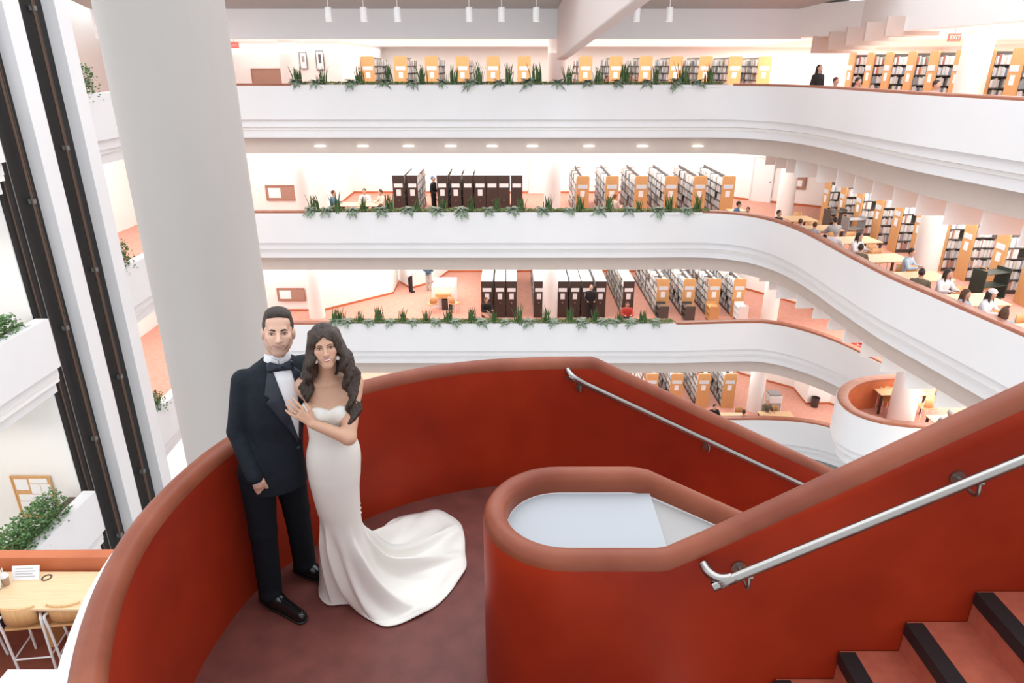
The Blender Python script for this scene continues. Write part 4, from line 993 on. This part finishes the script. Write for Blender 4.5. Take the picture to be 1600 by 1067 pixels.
    # viewer's right side: over the shoulder to the bust
    for k in range(9):
        x = .066+.010*k*.5; k_ = k; k = k*.62; y = -.045+.022*k
        lock([hp_(.040+.004*k,-.045+.02*k,.070),hp_(.068,y,.01),hp_(.078+.004*k,y-.01,-.08),(.115+.008*k,-.065+.016*k,1.40),(.122+.016*(k%2),-.105+.022*k,1.30),(.100+.016*(k%2),-.115+.024*k,1.225-.03*(k%1))], .0135, .017, k*1.3, .115)
    # viewer's left side: falling behind and to the collar bone
    for k in range(9):
        k = k*.62; y = -.040+.024*k
        lock([hp_(-.040-.004*k,-.045+.02*k,.070),hp_(-.067,y,.01),hp_(-.076-.003*k,y,-.08),(-.075-.016*(k%2),-.035+.024*k,1.42),(-.078-.018*(k%2),-.045+.028*k,1.325-.03*(k%1))], .0135, .015, k*1.3+2, .115)
    for k in range(5): lock([hp_(-.05+.025*k,.10,.02),hp_(-.06+.03*k,.115,-.09),(-.06+.035*k,.115,1.40),(-.06+.035*k,.12,1.25)], .026, .012, k*2.)
    Hr.mesh('hair', .005, ['hair_dark'], e)
    # gown: fitted bodice and skirt, then the flare and the train
    G = SDF(); gr = [(z,cx,cy,rx+.012,ry+.012) for z,cx,cy,rx,ry in body if z < 1.34]; gr[0] = (.38,-.002,.03,.080,.080); gr.insert(1, (.55,-.003,.03,.1085,.106))
    G.loft(gr, .02)
    for c, rr in bust: G.ell(c, tuple(v+.008 for v in rr), .022)
    def top(P):
        x = np.abs(P[...,0]-.012); zt = 1.283+.024*np.sin(np.clip(x/.058,0,1.6)*1.5708)-.25*np.clip(x-.10,0,1)-.10*np.clip(P[...,1],0,.1)
        return P[...,2]-zt
    G.fn(top, (-.3,-.3,.3),(.3,.3,1.6), .006, 'i')
    g = G.mesh('gown', .005, ['satin_white'], e)
    for k in range(9):   # row of covered buttons at the back seam, seen on the right contour
        b = MB().lathe([(.006*math.sin(a), .006*math.cos(a)) for a in [math.pi*k_/6 for k_ in range(7)]], 8).build('button', ['satin_white'], g, (.118-.0045*k if k < 4 else .105,.075+.004*k,.80-.035*k))
    # train: hem outline on the floor, anticlockwise from the left front, in world metres
    hem = [(-1.17,3.30),(-1.135,3.16),(-1.06,3.085),(-.985,3.09),(-.93,3.085),(-.87,3.02),(-.79,2.965),(-.69,2.925),(-.56,2.98),(-.43,3.09),(-.34,3.25),(-.285,3.40),(-.30,3.55),(-.315,3.70),(-.36,3.86),(-.50,3.98),(-.66,3.96),(-.80,3.90),(-.90,3.72),(-.99,3.52),(-1.09,3.42)]
    hem = crv([(x,y,0) for x,y in hem]+[(*hem[0],0)], 8)[:-1]; N = len(hem)
    inv = (Matrix.Translation((-.95,3.14,.002)) @ Matrix.Rotation(math.radians(11),4,'Z')).inverted()
    H = [inv @ Vector(p) for p in hem]
    # resample so that folds are even
    M = 40; rows = []; KG = np.array(_dense(gr)); NU = 12
    for j in range(NU):      # upper skirt follows the fitted gown from the hip to the knee
        z = .93-(.93-.60)*j/(NU-1); cx, cy, rx, ry = [float(np.interp(z, KG[:,0], KG[:,c_])) for c_ in (1,2,3,4)]; ring = []
        for i in range(N):
            a = math.radians(150)+i/N*6.283; rx_ = max(rx, .1105); ry_ = max(ry, .1075)
            q_ = (-.008,-.0025,.0)[j] if j < 3 else .0012; ring.append((cx+(rx_+q_)*math.cos(a), cy+(ry_+q_)*math.sin(a), z))
        rows.append(ring)
    rf = random.Random(5); ph = [rf.uniform(0,6.28) for _ in range(6)]
    for j in range(5, M+1):
        t = j/M; ring = []
        for i in range(N):
            h = H[i]; a = math.atan2(h.y-.03, h.x); D = math.hypot(h.x, h.y-.03); long_ = max(0, min(1, (D-.22)/.45))
            u = i/N*6.283
            # start ring around the calves, hidden inside the gown's knee
            a = math.radians(150)+i/N*6.283; t = max(0, (j/M-.10)/.90); x0, y0, z0 = .112*math.cos(a)-.003, .03+.109*math.sin(a), .60
            # falls from the knee, then runs out along the floor
            rr = (t**1.7)*(1-long_)+long_*(.55*t**2.6+.45*t**1.15)
            z = .60*(1-t)**(1.25+1.9*long_)+(.06*(1-j/M/.10) if j/M < .10 else 0)
            fold = (1-abs(math.sin(u*3.5+ph[0]+1.0*math.sin(u*2+ph[1]))))**1.6*1.5-.45+math.sin(u*11+ph[2])*.2
            amp = math.sin(math.pi*min(1, t*1.02))**.7*min(1, t*4)
            zf = max(0, fold)*.075*amp*(.25+long_)+max(0, math.sin(u*5+ph[3]+t*4))*.045*long_*amp
            lat = fold*.030*amp*(1-.3*long_)
            nx, ny = math.cos(a), math.sin(a); rr *= min(1, t*6)
            x = x0+(h.x-x0)*rr+nx*lat; y = y0+(h.y-y0)*rr+ny*lat
            edge = .006+.012*long_*max(0, math.sin(u*9+ph[4]))*t
            ring.append((x, y, max(.004, z*(1+.0*fold))+zf+(edge if t > .9 else 0)))
        rows.append(ring)
    b = MB(); b.add([p for r_ in rows for p in r_], [(j*N+i, j*N+(i+1)%N, (j+1)*N+(i+1)%N, (j+1)*N+i) for j in range(len(rows)-1) for i in range(N)])
    # turned hem edge
    o = b.build('train', ['satin_white'], g, smooth=True); md = o.modifiers.new('cloth','SOLIDIFY'); md.thickness = .004; md.offset = -1
bride()
# ================================================================ readers and visitors
def people():
    def mk(build, h, mats):
        S = SDF(); build(S); o = S.mesh('t', h, mats); me = o.data; bpy.data.objects.remove(o); return me
    def head(S, z): 
        S.ell((0,-.01,z),(.075,.092,.11),.02); S.cap((0,-.09,z),(0,-.108,z-.02),.010,.013,.01); S.cap((0,.0,z-.08),(0,.015,z-.18),.05,.055,.03)
        for q in (-1,1): S.ell((q*.078,.0,z-.01),(.012,.02,.03),.01); S.ell((q*.03,-.088,z+.01),(.016,.014,.010),.008,'s')
        S.cap((-.02,-.088,z-.055),(.02,-.088,z-.055),.006,.006,.006)
    def hand(S, c, d=-1):
        S.ell(c,(.035,.045,.018),.01)
        for k in range(4): S.cap((c[0]-.024+.016*k,c[1]-.04,c[2]),(c[0]-.024+.016*k,c[1]-.09,c[2]-.006),.008,.007,.003)
        S.cap((c[0]+.03*d,c[1]-.01,c[2]),(c[0]+.05*d,c[1]-.05,c[2]),.009,.008,.004)
    # seated figure, seat height .45, faces -y; hands on a table
    def s_body(S):
        head(S, 1.16)
        S.loft([(.48,0,.08,.12,.09),(.75,0,.07,.12,.08),(.95,0,.06,.14,.075),(1.02,0,.05,.07,.06)],.03)
        for q in (-1,1):
            S.cap((q*.17,.05,.93),(q*.23,-.08,.72),.04,.035,.03); S.cap((q*.23,-.08,.72),(q*.13,-.30,.755),.033,.026,.02); hand(S,(q*.12,-.34,.765),-q)
            S.cap((q*.09,.06,.50),(q*.10,-.36,.47),.06,.05,.02); S.cap((q*.10,-.36,.47),(q*.10,-.36,.10),.045,.035,.02)
    def s_top(S):
        S.loft([(.46,0,.07,.165,.125),(.65,0,.07,.165,.12),(.88,0,.06,.20,.125),(.97,0,.05,.16,.10),(1.02,0,.045,.08,.07)],.03)
        for q in (-1,1): S.cap((q*.18,.05,.93),(q*.24,-.08,.72),.066,.054,.04); S.cap((q*.24,-.08,.72),(q*.145,-.27,.755),.052,.042,.02)
    def s_leg(S):
        S.ell((0,.07,.52),(.18,.16,.10),.03)
        for q in (-1,1): S.cap((q*.09,.05,.52),(q*.105,-.37,.49),.085,.068,.03); S.cap((q*.105,-.37,.49),(q*.105,-.36,.09),.066,.052,.02); S.ell((q*.105,-.42,.04),(.05,.13,.045),.02)
        S.fn(lambda P: .002-P[...,2], (-1,-1,-1),(1,1,2), .0, 'i')
    def hair_s(S): S.ell((0,.012,1.185),(.084,.098,.108),.02); S.ell((0,-.085,1.13),(.068,.06,.085),.02,'s')
    def hair_l(S): hair_s(S); S.cap((0,.06,1.16),(0,.11,.90),.075,.06,.04); S.cap((-.07,.0,1.14),(-.085,-.02,.95),.03,.024,.02); S.cap((.07,.0,1.14),(.085,-.02,.95),.03,.024,.02)
    def hat(S): S.ell((0,.0,1.23),(.092,.105,.075),.02); S.cap((-.06,-.08,1.21),(.06,-.08,1.21),.018,.018,.02)
    def t_body(S):
        head(S, 1.62)
        S.loft([(.90,0,.02,.12,.08),(1.2,0,.02,.12,.08),(1.40,0,.02,.14,.07),(1.47,0,.02,.06,.05)],.03)
        for q in (-1,1):
            S.cap((q*.17,.02,1.38),(q*.22,.03,1.10),.04,.035,.03); S.cap((q*.22,.03,1.10),(q*.16,-.16,1.02),.033,.026,.02); hand(S,(q*.14,-.20,1.02),-q); S.cap((q*.09,.02,.9),(q*.10,.02,.1),.06,.04,.02)
    def t_top(S):
        S.loft([(.86,0,.02,.165,.12),(1.1,0,.02,.155,.115),(1.32,0,.02,.19,.12),(1.42,0,.02,.15,.09),(1.47,0,.02,.08,.07)],.03)
        for q in (-1,1): S.cap((q*.17,.02,1.38),(q*.225,.03,1.10),.064,.054,.04); S.cap((q*.225,.03,1.10),(q*.165,-.14,1.02),.05,.042,.02)
    def t_leg(S):
        S.ell((0,.02,.90),(.16,.12,.10),.03)
        for q in (-1,1): S.cap((q*.085,.02,.88),(q*.095,.01,.09),.085,.058,.03); S.ell((q*.10,-.05,.04),(.048,.13,.045),.02)
        S.fn(lambda P: .002-P[...,2], (-1,-1,-1),(1,1,2), .0, 'i')
    def up(f):
        def g(S):
            f(S); S.p = [(a,b,c,k,op,frame((0,.02,.46))) if fr is None else (a,b,c,k,op,fr) for a,b,c,k,op,fr in S.p]
        return g
    mat('skin_far', (.60,.36,.26), .55); mat('hair_far', (.03,.02,.016), .5); mat('top_white', (.80,.80,.82), .8)
    M = {n: mk(f, .016, [m]) for n, f, m in (('s_body',s_body,'skin_far'),('s_top',s_top,'top_white'),('s_leg',s_leg,'brown'),('hair_s',hair_s,'hair_far'),('hair_l',hair_l,'hair_far'),('hat',hat,'top_white'),
                                       ('t_body',t_body,'skin_far'),('t_top',t_top,'top_white'),('t_leg',t_leg,'brown'),('t_hair_s',up(hair_s),'hair_far'),('t_hair_l',up(hair_l),'hair_far'))}
    def put(name, me, par, m):
        o = inst(name, me, par)
        if m: o.material_slots[0].link = 'OBJECT'; o.material_slots[0].material = MATS[m]
        return o
    for n, c in (('t_blue',(.10,.19,.36)),('t_ltblue',(.42,.55,.68)),('t_grey',(.42,.43,.46)),('t_black',(.012,.012,.015)),('t_olive',(.14,.12,.08)),('t_red',(.62,.07,.05)),('t_navy',(.03,.045,.09)),('t_teal',(.06,.13,.2)),('t_cream',(.72,.64,.55)),('h_brown',(.10,.05,.03)),('h_red',(.30,.09,.04)),('h_grey',(.4,.38,.36))): mat(n, c, .8)
    def person(x, y, k, rz, top, hair, label, stand=False, leg=None, long=False, hat_=False, sc=1.0, dz=0):
        e = tag(empty('person', (x,y,FL[k]+dz+.003), rz), label, 'person', 'readers and visitors'); e.scale = (sc,)*3; q = 't_' if stand else 's_'
        put('body', M[q+'body'], e, None); put('top', M[q+'top'], e, top); put('trousers', M[q+'leg'], e, leg)
        put('hair', M[('t_' if stand else '')+('hair_l' if long else 'hair_s')], e, hair)
        if hat_: put('hat', M['hat'], e, None)
        return e
    hp = math.pi/2
    A = [ # second floor, right wing
     (10.0,25.5,2,.6,'t_black',None,'man in black jumper behind the brown rim near the white column',0,0,0),
     (10.45,24.55,2,2.4,'t_ltblue','h_brown','child in pale blue top sitting beside another child',0,0,0),
     (10.75,24.0,2,2.3,'t_grey','h_brown','smaller child with brown hair at the second reading table',0,0,0),
     (11.55,24.25,2,math.pi,'t_grey',None,'reader in light grey hooded top seated on an oak chair',0,0,0),
     (10.75,22.35,2,2.2,'top_white','h_grey','reader bent over in a big white shirt by the rim',0,0,0),
     (11.25,21.75,2,.5,'top_white',None,'reader with long dark hair and white cardigan',0,1,0),
     (10.6,20.3,2,2.6,'t_olive',None,'dark haired reader mostly hidden by the brown rim',0,0,0),
     (11.85,19.75,2,.7,'t_ltblue',None,'man in denim blue shirt leaning over his table',0,0,0),
     (10.95,17.6,2,2.5,'t_olive',None,'reader in olive checked shirt at the table by the rim',0,0,0),
     (11.6,17.5,2,.3,'top_white',None,'reader with dark hair in white facing the olive shirt',0,1,0),
     (11.0,15.75,2,.45,'t_ltblue','h_brown','young woman in pale denim jacket looking up',0,1,0),
     (11.62,15.75,2,.5,'top_white',None,'young woman in white knit hat and white sweater',0,1,1),
     (11.05,14.45,2,2.6,'t_ltblue','h_brown','long haired reader seen from behind in pale blue',0,1,0),
     (11.35,13.55,2,2.9,'t_black',None,'dark clad reader cut by the right picture edge',0,0,0),
     (9.05,27.3,2,1.2,'t_blue',None,'boy in blue top at the end of the oak bookcases',0,0,0),
     (9.25,26.75,2,-.5,'top_white','h_brown','small child in white next to the boy in blue',0,0,0),
     (4.35,29.0,2,2.2,'t_cream','h_red','red haired reader sitting against the second oak bookcase row',0,0,0),
     # second floor far side
     (-7.75,29.9,2,1.57,'t_blue','h_brown','reader in blue shirt at the left end of the long table',0,0,0),
     (-6.5,30.35,2,0,'top_white',None,'dark haired reader in white behind the long table',0,0,0),
     (-5.75,30.1,2,-.9,'t_cream','h_brown','reader in cream top at the right end of the long table',0,0,0),
     # third floor
     (5.05,28.3,3,0,'t_red','h_brown','visitor in bright red jacket by the third floor planter',0,0,0),
     (13.45,24.75,3,.8,'t_red',None,'reader in red top behind the third floor rim',0,0,0),
     (13.95,23.6,3,2.5,'t_navy','h_grey','reader in navy beside the red top, third floor rim',0,0,0),
     (14.1,22.6,3,.8,'t_black',None,'reader in black and white at the third floor rim end',0,0,0),
     (13.2,18.25,3,2.6,'t_grey','h_grey','reader in grey beside the round bay column',0,0,0),
     # lowest floor
     (9.15,27.45,4,.2,'t_black',None,'dark haired reader in black just above the sloping wall',0,0,0),
     (10.3,26.95,4,2.8,'t_cream',None,'reader with dark hair at the lowest floor left table',0,0,0),
     (11.75,28.0,4,.3,'t_olive','h_grey','reader in olive jacket behind the lowest floor right table',0,0,0)]
    for x, y, k, rz, top, hair, lab, st, lg, ht in A: person(x, y, k, rz, top, hair, lab, False, None if top == 't_black' else 't_navy', bool(lg), bool(ht), .9 if 'child' in lab else 1)
    person(-3.5,30.9,2,1.2,'t_black','t_blue','standing visitor in dark hooded coat beside the dark shelving', True, 't_black')
    person(-5.2,33.6,3,2.2,'top_white',None,'man in white shirt and black trousers standing on the third floor', True, 't_black')
    p = person(-4.3,33.9,3,2.9,'t_teal',None,'visitor with blue backpack walking away on the third floor', True, 'h_grey')
    b = SDF(); b.ell((0,.17,1.2),(.15,.09,.22),.02); o = b.mesh('backpack', .016, ['t_teal'], None); o.location = (-4.3,33.9,FL[3]+.003); o.rotation_euler = (0,0,2.9); tag(o, 'blue backpack on the visitor walking away', 'backpack')
    person(-1.15,28.9,3,.5,'t_black','h_brown','woman in black seated before the dark shelving, third floor', False, 'skin_far', True)
    person(3.55,29.3,3,.0,'t_black','h_red','red haired visitor in black standing before the dark shelving, third floor', True, 't_black')
    # top floor
    person(10.3,24.6,1,.3,'t_black','t_black','standing visitor in black coat and hood at the top floor corner', True, 't_black', True)
    for i, (x, y, hr, lab) in enumerate(((10.6,23.9,'h_brown','seated reader whose head shows right of the black coat, top floor'),(11.0,23.2,None,'second seated reader at the top floor corner'),(11.3,19.4,None,'dark haired reader below the column at top right'),(3.7,28.4,'h_brown','reader behind the top planter right of the beam'),(4.6,28.2,'h_grey','grey haired reader behind the top planter'))):
        person(x, y, 1, .4, 't_grey', hr, lab, sc=1.06)
    # the seated person at the lower left bar table: only the legs reach the picture
    person(-5.98,5.72,2,math.pi+.15,'t_navy',None,'seated person in dark trousers at the lower left table', False, 't_navy', dz=.22)
people()
# ================================================================ the lower left table and what stands on it
def lower_left():
    e = tag(empty('counter_table', (-6.2,6.0,FL[2])), 'long oak counter table along the orange parapet at lower left', 'table')
    MB().box(-2.6,2.0,-.30,.29,.86,.90).build('table_top', ['oak_light'], e, bevel=.012); MB().box(-2.6,2.0,-.22,.25,.80,.86).build('apron', ['oak'], e)
    for x in (-2.3,-.7,.85,1.8): MB().box(x-.03,x+.03,.05,.23,0,.80).build('leg', ['oak'], e)
    g = MB().lathe([(.05,.0),(.055,.004),(.04,.006),(.035,-.01),(0,-.012)], 20).build('cable_grommet', ['brown'], e, (.92,.18,.902)); 
    def stool(x, y, rz, label):
        s = tag(empty('bar_stool', (x,y,FL[2]), rz), label, 'stool', 'bar stools at the lower left counter')
        MB().prism([(-.19,-.17),(.19,-.17),(.21,.12),(.14,.19),(-.14,.19),(-.21,.12)], .62, .645).build('seat', ['oak'], s, bevel=.01)
        b = MB(); n = 10; vs = []
        for i in range(n+1):
            a = (i/n-.5)*1.7; vs += [(.235*math.sin(a), -.20+.09*(1-math.cos(a))*1.6-.03*(z-.7), z) for z in (.70,.80,.92)]
        b.add(vs, [(i*3+j, (i+1)*3+j, (i+1)*3+j+1, i*3+j+1) for i in range(n) for j in range(2)])
        o = b.build('backrest', ['oak'], s, smooth=True); md = o.modifiers.new('t','SOLIDIFY'); md.thickness = .016
        for q in (-1,1):
            MB().tube([(q*.17,.16,.62),(q*.20,.20,0)], .014, 10).build('leg', ['plasticwhite'], s, smooth=40); MB().tube([(q*.19,-.16,.0),(q*.205,-.17,.60)], .014, 10).build('leg', ['plasticwhite'], s, smooth=40)
            MB().tube(crv([(q*.205,-.17,.60),(q*.215,-.175,.76),(q*.20,-.14,.785),(q*.17,-.10,.78)],4), .016, 10).build('arm', ['plasticwhite'], s, smooth=40)
            MB().tube([(q*.188,-.16,.22),(q*.19,.19,.22)], .009, 8).build('footrest', ['plasticwhite'], s)
        MB().tube([(-.188,-.16,.20),(.188,-.16,.20)], .010, 8).build('footrest', ['plasticwhite'], s)
    stool(-5.32,5.86,.12,'oak backed bar stool with white legs, nearest the counter end'); stool(-4.86,5.92,.12,'oak backed bar stool half hidden by the red stair wall'); stool(-5.98,5.72,.15,'white legged bar stool under the seated person')
    s = tag(empty('table_sign', (-5.5,6.16,FL[2]+.902), .05), 'clear table sign with white card on the oak counter', 'sign')
    MB().add([(-.15,-.02,0),(.15,-.02,0),(.15,.05,.14),(-.15,.05,.14),(-.15,-.012,0),(.15,-.012,0),(.15,.058,.14),(-.15,.058,.14)],[(0,1,2,3),(4,5,6,7),(0,1,5,4),(2,3,7,6),(0,3,7,4),(1,2,6,5)]).build('card', ['paper'], s)
    b = MB()
    for i in range(4): b.box(-.11,.11-.03*(i%2),-.022,-.0205,.0,.003)
    for i in range(4):
        z = .035+.026*i; y = -.022+.5*z; t = MB().add([(-.11,y,z),(.11-.03*(i%2),y,z),(.11-.03*(i%2),y+.003,z+.006),(-.11,y+.003,z+.006)],[(0,1,2,3)]).build('lettering', ['grey'], s)
    c = tag(empty('iced_coffee_cup', (-5.66,6.07,FL[2]+.902)), 'clear iced coffee cup with lid and straw on the counter', 'cup')
    MB().lathe([(0,0),(.032,0),(.044,.11),(.0,.11)], 18).build('cup', ['coffee'], c, smooth=40); MB().lathe([(.047,.11),(.047,.12),(.03,.15),(0,.155)], 18).build('lid', ['plasticwhite'], c, smooth=40); MB().cyl(.005,0,.15,.23,.005,8).build('straw', ['plasticwhite'], c)
    l = tag(empty('laptop', (-5.86,5.93,FL[2]+.902), -.3), 'silver laptop at the left picture edge on the counter', 'laptop')
    MB().box(-.16,.16,-.11,.11,0,.014).build('base', ['grey'], l); MB().add([(-.16,.11,.014),(.16,.11,.014),(.16,.17,.22),(-.16,.17,.22),(-.16,.12,.014),(.16,.12,.014),(.16,.178,.22),(-.16,.178,.22)],[(0,1,2,3),(4,5,6,7),(0,1,5,4),(2,3,7,6),(0,3,7,4),(1,2,6,5)]).build('screen', ['plasticwhite'], l)
    w_ = tag(empty('white_cabinet', (-4.62,4.75,FL[2])), 'low white cabinet below the red stair wall at bottom left', 'cabinet')
    MB().box(-.35,.5,-.6,.28,0,.72).build('body', ['plasticwhite'], w_); MB().box(-.37,.52,-.62,.30,.72,.75).build('top', ['plasticwhite'], w_)
    # pin board and leaflet rack on the floor below
    board((-11.86,14.33,-7.05), .92, 1.15, 'oak framed pin board covered with white sheets at left', m='oak', frame='oak', papers=((-.27,.31,.34,.27),(.20,.40,.48,.12),(.08,.20,.26,.24),(.36,.20,.26,.24),(0,-.02,.86,.16),(-.28,-.28,.34,.32),(.08,-.28,.26,.32),(.37,-.26,.22,.28)), cat='pin board')
    r = tag(empty('leaflet_rack', (-11.6,12.2,FL[3])), 'oak leaflet rack with white papers at the left edge', 'rack')
    MB().add([(-.8,-.7,0),(.3,-.7,0),(.3,.8,0),(-.8,.8,0),(-.8,-.7,1.05),(.3,-.7,.6),(.3,.8,.6),(-.8,.8,1.05)],[(0,3,2,1),(4,5,6,7),(0,1,5,4),(1,2,6,5),(2,3,7,6),(3,0,4,7)]).build('body', ['oak'], r)
    rr = random.Random(2)
    for i in range(4):
        for j in range(3):
            x = -.62+.32*j; y = -.5+.36*i; z = 1.05-(x+.8)/1.1*.45; o = MB().box(-.10,.10,-.13,.13,0,.02).build('leaflet', ['paper'], r, (x,y,z+.05)); o.rotation_euler = (rr.uniform(-.3,.3),.55+rr.uniform(-.3,.3),rr.uniform(-.4,.4))
mat('coffee', (.42,.28,.20), .25)
lower_left()
